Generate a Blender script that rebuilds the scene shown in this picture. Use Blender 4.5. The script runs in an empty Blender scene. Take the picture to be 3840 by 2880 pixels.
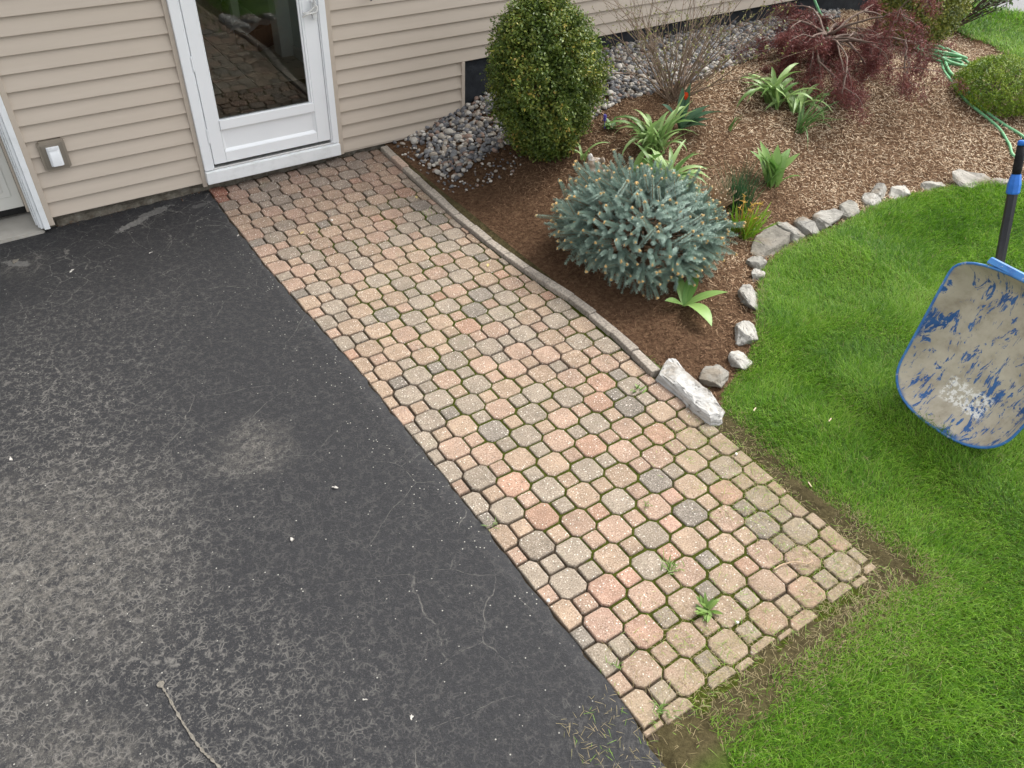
import bpy, bmesh, math, random
import numpy as np
from mathutils import Matrix, Vector

rnd = random.Random(7)
rng = np.random.default_rng(7)
scene = bpy.context.scene
COL = scene.collection

# ------------------------------------------------------------------ camera
cam_d = bpy.data.cameras.new("camera")
cam = bpy.data.objects.new("camera", cam_d)
COL.objects.link(cam)
CAM_R = ((0.8279839, -0.5600299, 0.0284455), (-0.3508362, -0.5569364, -0.7528185), (0.4374432, 0.6133419, -0.6576132))
CAM_C = Vector((-1.2347, -5.4387, 2.7770))
rx, ry, rz = [Vector(r) for r in CAM_R]
rz.normalize(); rx = (rx - rz * rx.dot(rz)).normalized(); ry = rz.cross(rx)
cam.matrix_world = Matrix(((rx.x, -ry.x, -rz.x, CAM_C.x), (rx.y, -ry.y, -rz.y, CAM_C.y),
                           (rx.z, -ry.z, -rz.z, CAM_C.z), (0, 0, 0, 1)))
cam_d.sensor_width = 36.0
cam_d.lens = 3000.0 / 3840.0 * 36.0
cam_d.clip_start = 0.05
cam_d.clip_end = 500
scene.camera = cam

# ------------------------------------------------------------------ sky, sun, exposure
SUN_EL, SUN_AZ = math.radians(52), math.radians(-4)      # azimuth measured from +x towards -y
sun_dir = Vector((math.cos(SUN_EL) * math.cos(SUN_AZ), -math.cos(SUN_EL) * math.sin(SUN_AZ), math.sin(SUN_EL)))
world = bpy.data.worlds.new("World")
scene.world = world
world.use_nodes = True
wn, wl = world.node_tree.nodes, world.node_tree.links
wn.clear()
sky = wn.new("ShaderNodeTexSky")
sky.sky_type = 'NISHITA'
sky.sun_disc = False
sky.sun_elevation = SUN_EL
sky.sun_rotation = math.atan2(sun_dir.x, sun_dir.y)
sky.air_density = 1.0
sky.dust_density = 4.0
hs = wn.new("ShaderNodeHueSaturation")
hs.inputs['Saturation'].default_value = 0.10
bg = wn.new("ShaderNodeBackground")
bg.inputs['Strength'].default_value = 0.15
wo = wn.new("ShaderNodeOutputWorld")
wl.new(sky.outputs[0], hs.inputs['Color']); wl.new(hs.outputs[0], bg.inputs[0]); wl.new(bg.outputs[0], wo.inputs[0])
sun_d = bpy.data.lights.new("sun", 'SUN')
sun_d.energy = 0.85
sun_d.angle = math.radians(20)
sun_d.color = (1.0, 0.925, 0.81)
sun = bpy.data.objects.new("sun", sun_d)
COL.objects.link(sun)
sun.location = (6, -4, 9)
sun.rotation_euler = (-sun_dir).to_track_quat('-Z', 'Y').to_euler()
vs = scene.view_settings
vs.view_transform = 'Standard'; vs.look = 'None'; vs.gamma = 1.0; vs.exposure = 1.4
vs.use_curve_mapping = False

# ------------------------------------------------------------------ helpers
def tag(o, label=None, cat=None, group=None, kind=None):
    if label: o['label'] = label
    if cat: o['category'] = cat
    if group: o['group'] = group
    if kind: o['kind'] = kind
    return o

def link(o, parent=None):
    COL.objects.link(o)
    if parent is not None: o.parent = parent
    return o

def empty(name, loc=(0, 0, 0), rz=0.0, parent=None):
    o = bpy.data.objects.new(name, None)
    o.empty_display_size = 0.1
    o.location = loc; o.rotation_euler = (0, 0, rz)
    return link(o, parent)

def pymesh(name, V, F, mats=None, smooth=False, fmat=None):
    me = bpy.data.meshes.new(name)
    me.from_pydata([tuple(map(float, v)) for v in V], [], [tuple(map(int, f)) for f in F])
    if mats:
        for m in (mats if isinstance(mats, (list, tuple)) else [mats]): me.materials.append(m)
    if fmat is not None: me.polygons.foreach_set('material_index', np.array(fmat, dtype=np.int32))
    if smooth: me.polygons.foreach_set('use_smooth', np.ones(len(me.polygons), dtype=bool))
    me.update()
    return me

def fastmesh(name, V, F, mats=None, var=None, smooth=False, fmat=None):
    V = np.asarray(V, np.float32); F = np.asarray(F, np.int32)
    me = bpy.data.meshes.new(name)
    me.vertices.add(len(V)); me.vertices.foreach_set('co', V.ravel())
    k = F.shape[1]
    me.loops.add(F.size); me.loops.foreach_set('vertex_index', F.ravel())
    me.polygons.add(len(F)); me.polygons.foreach_set('loop_start', np.arange(0, F.size, k, dtype=np.int32))
    if mats:
        for m in (mats if isinstance(mats, (list, tuple)) else [mats]): me.materials.append(m)
    if fmat is not None: me.polygons.foreach_set('material_index', np.asarray(fmat, np.int32))
    if smooth: me.polygons.foreach_set('use_smooth', np.ones(len(F), dtype=bool))
    me.update(calc_edges=True)
    if var is not None:
        a = me.attributes.new('var', 'FLOAT', 'POINT')
        a.data.foreach_set('value', np.asarray(var, np.float32))
    return me

def obj(name, me, parent=None, loc=None, rot=None, scale=None):
    o = bpy.data.objects.new(name, me)
    if loc is not None: o.location = loc
    if rot is not None: o.rotation_euler = rot
    if scale is not None: o.scale = scale
    return link(o, parent)

def box_vf(x0, x1, y0, y1, z0, z1):
    V = [(x0, y0, z0), (x1, y0, z0), (x1, y1, z0), (x0, y1, z0), (x0, y0, z1), (x1, y0, z1), (x1, y1, z1), (x0, y1, z1)]
    F = [(0, 3, 2, 1), (4, 5, 6, 7), (0, 1, 5, 4), (1, 2, 6, 5), (2, 3, 7, 6), (3, 0, 4, 7)]
    return V, F

def bevelbox(name, dims, mat, parent=None, bevel=0.004, segs=2):
    """one mesh from a list of (x0,x1,y0,y1,z0,z1) boxes, edges bevelled"""
    bm = bmesh.new()
    for d in dims:
        V, F = box_vf(*d)
        vs_ = [bm.verts.new(v) for v in V]
        for f in F: bm.faces.new([vs_[i] for i in f])
    if bevel: bmesh.ops.bevel(bm, geom=bm.edges[:], offset=bevel, segments=segs, profile=0.7, affect='EDGES')
    me = bpy.data.meshes.new(name); bm.to_mesh(me); bm.free()
    if mat: me.materials.append(mat)
    return obj(name, me, parent)

def tube_vf(path, radii, sides=6, cap=True):
    P = [Vector(p) for p in path]; n = len(P)
    if not hasattr(radii, '__len__'): radii = [radii] * n
    V, F = [], []
    up = Vector((0.13, 0.31, 0.94))
    prev = None
    for i in range(n):
        t = (P[min(i + 1, n - 1)] - P[max(i - 1, 0)])
        if t.length < 1e-9: t = Vector((0, 0, 1))
        t.normalize()
        if prev is None:
            a = t.cross(up)
            if a.length < 1e-3: a = t.cross(Vector((1, 0, 0)))
        else:
            a = prev - t * prev.dot(t)
        a.normalize(); prev = a
        b = t.cross(a)
        for k in range(sides):
            an = 2 * math.pi * k / sides
            V.append(P[i] + (a * math.cos(an) + b * math.sin(an)) * radii[i])
    for i in range(n - 1):
        for k in range(sides):
            k2 = (k + 1) % sides
            F.append((i * sides + k, i * sides + k2, (i + 1) * sides + k2, (i + 1) * sides + k))
    if cap:
        F.append(tuple(range(sides - 1, -1, -1))); F.append(tuple((n - 1) * sides + k for k in range(sides)))
    return V, F

class MB:
    """collects pieces of one mesh"""
    def __init__(s): s.V = []; s.F = []; s.m = []
    def add(s, V, F, mi=0):
        o = len(s.V); s.V += list(V)
        for f in F: s.F.append(tuple(i + o for i in f)); s.m.append(mi)
    def mesh(s, name, mats, smooth=False): return pymesh(name, s.V, s.F, mats, smooth, s.m)

def catmull(pts, n=8):
    P = [np.array(p, float) for p in pts]; P = [2 * P[0] - P[1]] + P + [2 * P[-1] - P[-2]]; out = []
    for i in range(1, len(P) - 2):
        for t in np.linspace(0, 1, n, endpoint=False):
            a, b, c, d = P[i - 1], P[i], P[i + 1], P[i + 2]
            out.append(.5 * ((2 * b) + (c - a) * t + (2 * a - 5 * b + 4 * c - d) * t * t + (3 * b - a - 3 * c + d) * t ** 3))
    out.append(P[-2]); return out

# ------------------------------------------------------------------ material graph
class Gr:
    def __init__(s, name, rough=0.8, spec=0.3):
        s.mat = bpy.data.materials.new(name); s.mat.use_nodes = True
        s.t = s.mat.node_tree; s.N = s.t.nodes; s.L = s.t.links
        s.b = s.N['Principled BSDF']
        s.b.inputs['Roughness'].default_value = rough
        s.b.inputs['Specular IOR Level'].default_value = spec
        s._pos = None
    def put(s, v, sock):
        if v is None: return
        if hasattr(v, 'is_output') or isinstance(v, bpy.types.NodeSocket): s.L.new(v, sock)
        elif isinstance(v, (tuple, list)) and len(v) == 3 and sock.type == 'RGBA': sock.default_value = (*v, 1)
        else: sock.default_value = v
    def pos(s):
        if s._pos is None: s._pos = s.N.new('ShaderNodeNewGeometry').outputs['Position']
        return s._pos
    def objc(s): return s.N.new('ShaderNodeTexCoord').outputs['Object']
    def attr(s, n):
        a = s.N.new('ShaderNodeAttribute'); a.attribute_name = n; return a.outputs['Fac']
    def info(s, o): return s.N.new('ShaderNodeObjectInfo').outputs[o]
    def map(s, v, scale=(1, 1, 1), rot=(0, 0, 0), loc=(0, 0, 0)):
        m = s.N.new('ShaderNodeMapping'); s.put(v, m.inputs[0])
        m.inputs['Location'].default_value = loc; m.inputs['Rotation'].default_value = rot; m.inputs['Scale'].default_value = scale
        return m.outputs[0]
    def noise(s, scale, detail=4, rough=.55, v=None, dist=0.0, out=0):
        n = s.N.new('ShaderNodeTexNoise'); s.put(v if v is not None else s.pos(), n.inputs['Vector'])
        n.inputs['Scale'].default_value = scale; n.inputs['Detail'].default_value = detail
        n.inputs['Roughness'].default_value = rough; n.inputs['Distortion'].default_value = dist
        return n.outputs[out]
    def voro(s, scale, feature='F1', out='Distance', v=None, rnd_=1.0):
        n = s.N.new('ShaderNodeTexVoronoi'); n.feature = feature
        s.put(v if v is not None else s.pos(), n.inputs['Vector'])
        n.inputs['Scale'].default_value = scale; n.inputs['Randomness'].default_value = rnd_
        return n.outputs[out]
    def ramp(s, f, stops, interp='LINEAR'):
        r = s.N.new('ShaderNodeValToRGB'); s.put(f, r.inputs[0]); e = r.color_ramp.elements
        r.color_ramp.interpolation = interp
        while len(e) < len(stops): e.new(0.5)
        for i, (p, c) in enumerate(stops):
            e[i].position = p
            if not isinstance(c, (tuple, list)): c = (c, c, c)
            e[i].color = (*c, 1)
        return r.outputs[0]
    def mix(s, f, a, b, mode='MIX'):
        m = s.N.new('ShaderNodeMix'); m.data_type = 'RGBA'; m.blend_type = mode
        s.put(f, m.inputs['Factor']); s.put(a, m.inputs[6]); s.put(b, m.inputs[7]); return m.outputs[2]
    def math(s, op, a, b=None, c=None, clamp=False):
        m = s.N.new('ShaderNodeMath'); m.operation = op; m.use_clamp = clamp
        s.put(a, m.inputs[0])
        if b is not None: s.put(b, m.inputs[1])
        if c is not None: s.put(c, m.inputs[2])
        return m.outputs[0]
    def sep(s, v=None):
        n = s.N.new('ShaderNodeSeparateXYZ'); s.put(v if v is not None else s.pos(), n.inputs[0]); return n.outputs
    def comb(s, x, y, z):
        n = s.N.new('ShaderNodeCombineXYZ'); s.put(x, n.inputs[0]); s.put(y, n.inputs[1]); s.put(z, n.inputs[2]); return n.outputs[0]
    def rng(s, v, a, b, c=0.0, d=1.0):
        m = s.N.new('ShaderNodeMapRange'); s.put(v, m.inputs[0]); m.interpolation_type = 'SMOOTHSTEP'
        for i, q in zip((1, 2, 3, 4), (a, b, c, d)): m.inputs[i].default_value = q
        return m.outputs[0]
    def bump(s, h, strength=.5, dist=.005, normal=None):
        n = s.N.new('ShaderNodeBump'); s.put(h, n.inputs['Height']); n.inputs['Strength'].default_value = strength
        n.inputs['Distance'].default_value = dist
        if normal is not None: s.L.new(normal, n.inputs['Normal'])
        s.L.new(n.outputs[0], s.b.inputs['Normal']); return n.outputs[0]
    def col(s, c): s.put(c, s.b.inputs['Base Color']); return s
    def rough(s, r): s.put(r, s.b.inputs['Roughness']); return s

def simple(name, c, rough=.6, spec=.3, var=.12, scale=20, bump=0.0, metal=0.0):
    g = Gr(name, rough, spec)
    n = g.noise(scale, 5)
    c = np.array(c)
    g.col(g.ramp(n, [(.25, tuple(c * (1 - var))), (.75, tuple(np.minimum(c * (1 + var), 1)))]))
    g.b.inputs['Metallic'].default_value = metal
    if bump: g.bump(g.noise(scale * 4, 4), bump, .003)
    return g.mat

def leafmat(name, stops, rough=.45, spec=.4, trans=.0, attr='var', nscale=0, sub=None):
    g = Gr(name, rough, spec)
    f = g.attr(attr)
    if nscale: f = g.math('ADD', g.math('MULTIPLY', f, .75), g.math('MULTIPLY', g.noise(nscale, 2), .25))
    c = g.ramp(f, stops)
    g.col(c)
    if trans:
        t = g.N.new('ShaderNodeBsdfTranslucent'); g.L.new(c, t.inputs[0])
        m = g.N.new('ShaderNodeMixShader'); m.inputs[0].default_value = trans
        out = g.N['Material Output']
        g.L.new(g.b.outputs[0], m.inputs[1]); g.L.new(t.outputs[0], m.inputs[2]); g.L.new(m.outputs[0], out.inputs[0])
    return g.mat

# ------------------------------------------------------------------ lie of the land
LAWN_EDGE = [(1.31, -3.66), (1.50, -3.51), (1.70, -3.44), (1.96, -3.30), (2.23, -3.07), (2.43, -2.90), (2.56, -2.79), (2.85, -2.715), (3.13, -2.71), (3.42, -2.71), (3.67, -2.675), (3.95, -2.655), (4.26, -2.67), (4.57, -2.73), (4.84, -2.83), (5.04, -2.93), (5.3, -3.1), (5.8, -3.3), (6.5, -3.25), (7.1, -2.6), (7.5, -1.8), (7.70, -1.33), (7.83, -1.1), (7.80, -.92), (7.95, -.55), (8.2, .1)]
BED = [(1.37, .1), (1.36, -3.4)] + LAWN_EDGE
GRAVEL = [(1.36, .1), (1.50, -.10), (1.47, -.27), (1.44, -.60), (1.52, -.77), (1.81, -.67), (2.01, -.68), (2.34, -.87), (2.68, -.93), (2.89, -.89), (3.33, -.89), (3.73, -.88), (4.26, -.78), (4.66, -.73), (5.25, -.54), (5.96, -.29), (6.6, -.1), (6.8, .1)]
ROAD = [(8.95, -.2), (9.3, -.25), (10.2, -.15), (40, 3), (40, -30), (11.5, -30), (9.9, -6), (9.25, -.8)]

def pdist(x, y, poly, closed=False):
    x = np.asarray(x, float); y = np.asarray(y, float); d = np.full(x.shape, 1e9); n = len(poly)
    for i in range(n if closed else n - 1):
        ax, ay = poly[i]; bx, by = poly[(i + 1) % n]; dx, dy = bx - ax, by - ay
        t = np.clip(((x - ax) * dx + (y - ay) * dy) / (dx * dx + dy * dy), 0, 1)
        d = np.minimum(d, np.hypot(x - ax - t * dx, y - ay - t * dy))
    return d

def inpoly(x, y, poly):
    x = np.asarray(x, float); y = np.asarray(y, float); c = np.zeros(x.shape, bool); n = len(poly)
    for i in range(n):
        ax, ay = poly[i]; bx, by = poly[(i + 1) % n]
        if ay == by: continue
        c ^= ((ay > y) != (by > y)) & (x < (bx - ax) * (y - ay) / (by - ay) + ax)
    return c

def sm(t): t = np.clip(t, 0, 1); return t * t * (3 - 2 * t)

def H(x, y):
    x = np.asarray(x, float); y = np.asarray(y, float)
    ins = inpoly(x, y, BED)
    d2 = pdist(x, y, LAWN_EDGE)
    berm = .36 * sm((x - 1.34) / 1.75) * sm((d2 + .05) / 1.9) * (1 - .28 * sm((x - 4.4) / 2.2))
    far = .06 * sm((x - 5) / 3) * sm((y + 4) / 2)
    hb = .012 + berm + .006 * np.sin(7 * x + 2 * y) * np.sin(5 * y - 3 * x)
    dp = np.maximum(x - 1.30, -4.66 - y)
    hl = .0 + .032 * sm(dp / .16) + .010 * np.sin(3.1 * x + .7) * np.sin(2.7 * y)
    return np.where(ins, hb, hl) + far

def vnoise(x, y, scale, seed=0):
    """smooth value noise, 0..1"""
    r = np.random.default_rng(seed).random((64, 64))
    X = np.asarray(x, float) * scale; Y = np.asarray(y, float) * scale
    xi = np.floor(X).astype(int); yi = np.floor(Y).astype(int); fx = sm(X - xi); fy = sm(Y - yi)
    a = r[xi % 64, yi % 64]; b = r[(xi + 1) % 64, yi % 64]; c = r[xi % 64, (yi + 1) % 64]; d = r[(xi + 1) % 64, (yi + 1) % 64]
    return (a * (1 - fx) + b * fx) * (1 - fy) + (c * (1 - fx) + d * fx) * fy

def XL(y): return np.interp(-np.asarray(y, float), [-.1, .46, 1.0, 1.54, 2.32, 3.39, 4.1, 4.53, 4.76], [-.04, -.055, -.062, -.047, -.015, -.02, -.022, -.027, -.06])
def XR(y): return np.interp(-np.asarray(y, float), [-.1, .58, 1.28, 1.73, 2.11, 2.39, 2.69, 2.96, 3.18, 3.6, 4.0, 4.2, 4.4, 4.65], [1.30, 1.265, 1.24, 1.245, 1.27, 1.31, 1.315, 1.30, 1.28, 1.30, 1.285, 1.262, 1.28, 1.262])


# ================================================================== SETTING
# ------------------------------------------------------------------ ground sheet
g = Gr("far_soil", .95, .1); g.col(g.ramp(g.noise(.6, 6), [(.3, (.05, .045, .03)), (.7, (.05, .075, .03))]))
V, F = box_vf(-150, 150, -150, 150, -.6, -.14)
tag(obj("ground", pymesh("ground", V, F, g.mat)), "bare ground under and around the whole yard", "ground", kind="structure")

# ------------------------------------------------------------------ driveway
g = Gr("asphalt", .78, .35)
p = g.pos()
wob = g.noise(5, 3, v=p, out=1)
pw = g.mix(.06, p, wob, 'ADD')
fine = g.noise(190, 3, .7)
mid = g.noise(6, 5, .6)
big = g.noise(.9, 4, .6)
cr1 = g.voro(22, 'DISTANCE_TO_EDGE', v=pw)
cr2 = g.voro(46, 'DISTANCE_TO_EDGE', v=pw)
cr3 = g.voro(2.4, 'DISTANCE_TO_EDGE', v=pw)
x_, y_, z_ = g.sep()
# weathering strength: dusty to the left, fresh sealer next to the path and the house
left = g.rng(x_, -.35, -1.5)
nearh = g.rng(y_, -.2, -1.7)
def spot(g, cx, cy, r0, r1, x=None, y=None):
    d = g.math('SQRT', g.math('ADD', g.math('POWER', g.math('SUBTRACT', x, cx), 2.0), g.math('POWER', g.math('SUBTRACT', y, cy), 2.0)))
    return g.rng(d, r1, r0)
xw = g.math('ADD', x_, g.math('MULTIPLY', g.math('SUBTRACT', g.noise(3.5, 4), .5), .5))
yw = g.math('ADD', y_, g.math('MULTIPLY', g.math('SUBTRACT', g.noise(3.1, 4, v=g.map(p, loc=(5, 3, 1))), .5), .5))
wear = g.math('MULTIPLY', left, nearh)
wear = g.math('ADD', wear, g.math('MULTIPLY', g.rng(mid, .45, .75), .35), clamp=True)
wear = g.math('MULTIPLY', wear, g.rng(big, .3, .62), clamp=True)
dusty = g.math('ADD', spot(g, -1.72, -2.75, .1, .85, xw, yw), g.math('MULTIPLY', spot(g, -.71, -2.57, .03, .28, xw, yw), .75), clamp=True)
dusty = g.math('ADD', dusty, g.math('MULTIPLY', spot(g, -1.9, -3.75, .1, .5, xw, yw), .8), clamp=True)
dusty = g.math('ADD', dusty, g.math('MULTIPLY', spot(g, -1.32, -.3, .02, .22, xw, yw), .5), clamp=True)
wear2 = g.math('ADD', wear, g.math('MULTIPLY', dusty, .8), clamp=True)
base = g.ramp(fine, [(.3, (.0085, .009, .0105)), (.55, (.0165, .017, .0195)), (.75, (.032, .032, .035))])
lines1 = g.rng(cr1, .10, .0)
lines2 = g.rng(cr2, .16, .0)
breakup = g.rng(g.noise(28, 4, .7), .42, .62)
net = g.math('MULTIPLY', g.math('MAXIMUM', g.math('MULTIPLY', lines1, .9), g.math('MULTIPLY', lines2, .75)), breakup)
net = g.math('MULTIPLY', net, g.math('ADD', .24, g.math('MULTIPLY', wear2, .95)), clamp=True)
c = g.mix(g.math('MULTIPLY', net, .85), base, (.135, .128, .118))
grit = g.rng(g.noise(120, 4, .75), .56, .70)
c = g.mix(g.math('MULTIPLY', g.math('MULTIPLY', grit, g.math('ADD', .30, g.math('MULTIPLY', wear2, .8))), .75), c, (.15, .142, .13))
dn = g.math('ADD', g.math('MULTIPLY', g.noise(26, 5, .75), .6), g.math('MULTIPLY', g.noise(110, 3, .7), .4))
dust_c = g.mix(g.math('MULTIPLY', dusty, g.rng(dn, .40, .66, .0, .62)), c, (.165, .152, .132))
# long cracks
lc = g.math('MULTIPLY', g.rng(cr3, .005, .0), g.math('MULTIPLY', g.rng(g.noise(1.5, 3, v=g.map(p, loc=(2, 8, 0))), .45, .6), g.rng(g.noise(45, 3), .35, .6)))
dust_c = g.mix(g.math('MULTIPLY', lc, .5), dust_c, (.2, .19, .17))
# wandering pale cracks of the older surface, strongest towards the house
cr4 = g.voro(6.5, 'DISTANCE_TO_EDGE', v=g.mix(.10, p, g.noise(7, 4, v=p, out=1), 'ADD'))
m4 = g.math('MULTIPLY', g.math('MULTIPLY', g.rng(cr4, .028, .0), g.math('MAXIMUM', g.rng(y_, -1.9, -.5), g.math('MULTIPLY', left, .5))), g.math('MULTIPLY', g.rng(g.noise(2.1, 3, v=g.map(p, loc=(7, 1, 0))), .42, .58), g.rng(g.noise(55, 4, .7), .36, .60)))
dust_c = g.mix(g.math('MULTIPLY', m4, .55), dust_c, (.16, .152, .14))
# grey cement residue with ragged edges below the siding
def smear(cx, cy, sx_, sy_, ang):
    ca, sa = math.cos(ang), math.sin(ang)
    dx = g.math('SUBTRACT', x_, cx); dy = g.math('SUBTRACT', y_, cy)
    a_ = g.math('DIVIDE', g.math('ADD', g.math('MULTIPLY', dx, ca), g.math('MULTIPLY', dy, sa)), sx_)
    b_ = g.math('DIVIDE', g.math('SUBTRACT', g.math('MULTIPLY', dy, ca), g.math('MULTIPLY', dx, sa)), sy_)
    d_ = g.math('SQRT', g.math('ADD', g.math('POWER', a_, 2.0), g.math('POWER', b_, 2.0)))
    return g.rng(g.math('ADD', d_, g.math('MULTIPLY', g.math('SUBTRACT', g.noise(24, 6, .75), .5), 2.6)), 1.0, .86)
sm_ = g.math('MAXIMUM', smear(-.62, -.15, .13, .035, .42), g.math('MULTIPLY', smear(-.45, -.06, .13, .045, .3), .75))
sm_ = g.math('MAXIMUM', sm_, g.math('MULTIPLY', smear(-1.34, -.27, .10, .03, -.7), .8))
sm_ = g.math('MAXIMUM', sm_, g.math('MULTIPLY', smear(-.16, -.12, .08, .03, .2), .35))
dust_c = g.mix(g.math('MULTIPLY', sm_, .9), dust_c, g.ramp(g.noise(60, 4), [(.3, (.10, .098, .094)), (.7, (.17, .166, .158))]))
# pale flecks, denser in a band next to the path
sp = g.voro(75, 'F1'); spc = g.sep(g.voro(75, 'F1', 'Color'))[0]
band = g.math('ADD', g.math('MULTIPLY', g.rng(x_, -.32, -.04), g.rng(g.noise(5, 3), .42, .62)), .0)
fl = g.math('MULTIPLY', g.rng(sp, .30, .12), g.math('GREATER_THAN', g.math('ADD', spc, g.math('MULTIPLY', band, .24)), .980))
dust_c = g.mix(g.math('MULTIPLY', fl, .9), dust_c, (.34, .33, .30))
g.col(dust_c)
g.rough(g.ramp(fine, [(.2, .62), (.8, .88)]))
hgt = g.math('SUBTRACT', g.math('ADD', g.math('MULTIPLY', fine, .6), g.math('MULTIPLY', g.noise(70, 3), .7)), g.math('MULTIPLY', g.math('ADD', lc, net), .35))
g.bump(hgt, .75, .006)
ASPHALT = g.mat
ys = np.concatenate([[.16], np.arange(.05, -5.4, -.05), [-6, -8, -14]])
xs = np.concatenate([[-12, -8, -5, -3.5], np.arange(-2.8, -.05, .09), [None]])
V, F = [], []
for yy in ys:
    for k, xx in enumerate(xs):
        if xx is None: xx = float(XL(yy)) + .004 * math.sin(yy * 31) + .006 * rnd.uniform(-1, 1) - .004
        V.append((xx, yy, -.006 + .004 * math.sin(xx * 2.2) * math.sin(yy * 1.7)))
nx = len(xs)
for j in range(len(ys) - 1):
    for i in range(nx - 1):
        a = j * nx + i; F.append((a, a + nx, a + nx + 1, a + 1))
n0 = len(V)
for j in range(len(ys)): V.append((V[j * nx + nx - 1][0] + .004, V[j * nx + nx - 1][1], -.06))
for j in range(len(ys) - 1): F.append((j * nx + nx - 1, (j + 1) * nx + nx - 1, n0 + j + 1, n0 + j))
tag(obj("driveway", pymesh("driveway", V, F, ASPHALT, True)), "cracked black asphalt driveway", "driveway", kind="structure")

def blotch(name, mat, cx, cy, rx_, ry_, ang, z, n=40, rough=.35, seed=1, parent=None, th=.0016):
    """thin crust of irregular outline lying on the asphalt"""
    r = random.Random(seed); ph = [r.uniform(0, 6.28) for _ in range(7)]
    V = [(0, 0, th)]; F = []
    for i in range(n):
        a = 2 * math.pi * i / n
        k = 1 + rough * sum(math.sin(a * (m + 2) + ph[m]) / (1 + .5 * m) for m in range(7)) * .55 + r.uniform(-.12, .12)
        k = max(.25, k)
        V.append((rx_ * k * math.cos(a), ry_ * k * math.sin(a), th))
    for i in range(n): V.append((V[1 + i][0] * 1.03, V[1 + i][1] * 1.03, -.004))
    for i in range(n):
        j = (i + 1) % n
        F.append((0, 1 + i, 1 + j)); F.append((1 + i, 1 + n + i, 1 + n + j, 1 + j))
    return obj(name, pymesh(name, V, F, mat), parent, (cx, cy, z), (0, 0, ang))

PALE = simple("white_splash", (.42, .40, .37), .8, .2, .35, 60)
CHALK = simple("pale_scrape", (.15, .138, .118), .9, .1, .5, 90)
lab = ["pale splash spot on asphalt nearest the path's upper end", "pale splash spot near garage post, larger", "white fleck by driveway's left border, halfway down",
       "white smudge at middle of driveway right half", "white smudge just below the middle of the driveway", "white crumb in the crack below the cement smear",
       "pale streaked patch at the upper left of the driveway", "small cream chip low on the driveway", "small pale chip near the driveway's bottom middle"]
for i, (x, y, r1, r2) in enumerate([(-.08, -.65, .016, .009), (-1.08, -.53, .03, .016), (-1.66, -2.04, .022, .012), (-.47, -3.01, .026, .012), (-.75, -3.18, .018, .014), (-.62, -.57, .02, .008), (-1.35, -.24, .06, .022), (-.70, -4.15, .018, .012), (-.81, -4.0, .016, .006)]):
    tag(blotch("white_splash", CHALK if i in (6,) else PALE, x, y, r1 * .45, r2 * .42, i * .7, -.0025, 18, .7, 20 + i), lab[i], "splash mark", "pale splash marks on the asphalt")
pts = catmull([(-1.405, -3.53), (-1.395, -3.60), (-1.38, -3.73), (-1.358, -3.85), (-1.335, -3.92), (-1.30, -4.02)], 10)
V, F = [], []
for i, q in enumerate(pts):
    w = (.013 if i < 4 else .0028 + .003 * rnd.random()) * (1 if (i * 7) % 11 > 2 else .35)
    V += [(q[0] - w, q[1], -.001), (q[0] + w, q[1] + .004 * rnd.random(), -.001)]
for i in range(len(pts) - 1): F.append((2 * i, 2 * i + 1, 2 * i + 3, 2 * i + 2))
tag(obj("scrape_mark", pymesh("scrape_mark", V, F, CHALK)), "long pale scrape mark low on the left of the driveway", "scrape mark")

# ------------------------------------------------------------------ garage apron
g = Gr("concrete", .85, .25)
n = g.noise(4, 6, .6)
g.col(g.ramp(n, [(.3, (.30, .285, .255)), (.7, (.42, .40, .365))])); g.bump(g.noise(90, 4), .25, .003)
CONC = g.mat
bm = bmesh.new()
V, F = box_vf(-4.6, -1.125, .03, 3.5, -.1, .012)
vs_ = [bm.verts.new(v) for v in V]
for f in F: bm.faces.new([vs_[i] for i in f])
bmesh.ops.bevel(bm, geom=bm.edges[:], offset=.008, segments=2, affect='EDGES')
me = bpy.data.meshes.new("garage_apron"); bm.to_mesh(me); bm.free(); me.materials.append(CONC)
tag(obj("garage_apron", me), "pale concrete garage apron", "apron", kind="structure")

# ------------------------------------------------------------------ paver path
P_ = 0.1143
g = Gr("joint_bed", .95, .1)
g.col(g.ramp(g.noise(14, 6, .7), [(.3, (.045, .034, .024)), (.55, (.10, .078, .055)), (.8, (.16, .13, .095))])); g.bump(g.noise(160, 4), .8, .004)
V, F = [], []
ys = np.arange(.11, -4.82, -.06)
for yy in ys:
    V += [(float(XL(yy)) - .006, yy, -.021), (float(XR(yy)) + .05, yy, -.021)]
for j in range(len(ys) - 1): F.append((2 * j, 2 * j + 2, 2 * j + 3, 2 * j + 1))
path = tag(obj("paver_path", pymesh("paver_path", V, F, g.mat)), "paver path from the driveway edge to the front door", "path", kind="structure")

g = Gr("paver", .88, .22)
oc = g.info('Color')
p = g.pos()
f1 = g.noise(260, 2, .6); f2 = g.noise(150, 3, .75); f3 = g.noise(11, 4, .6)
c = g.mix(1.0, oc, g.ramp(f3, [(.25, .74), (.75, 1.22)]), 'MULTIPLY')
c = g.mix(g.rng(f2, .48, .36, 0, .75), c, g.mix(1.0, oc, (.42, .40, .40), 'MULTIPLY'))
c = g.mix(g.rng(f2, .56, .68, 0, .75), c, (.56, .50, .43))
vd = g.voro(95, 'F1'); vc = g.sep(g.voro(95, 'F1', 'Color'))
c = g.mix(g.math('MULTIPLY', g.rng(vd, .34, .16), g.math('GREATER_THAN', vc[0], .80)), c, (.70, .66, .59))
c = g.mix(g.math('MULTIPLY', g.math('MULTIPLY', g.rng(vd, .34, .16), g.math('LESS_THAN', vc[1], .14)), .8), c, (.07, .06, .055))
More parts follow.
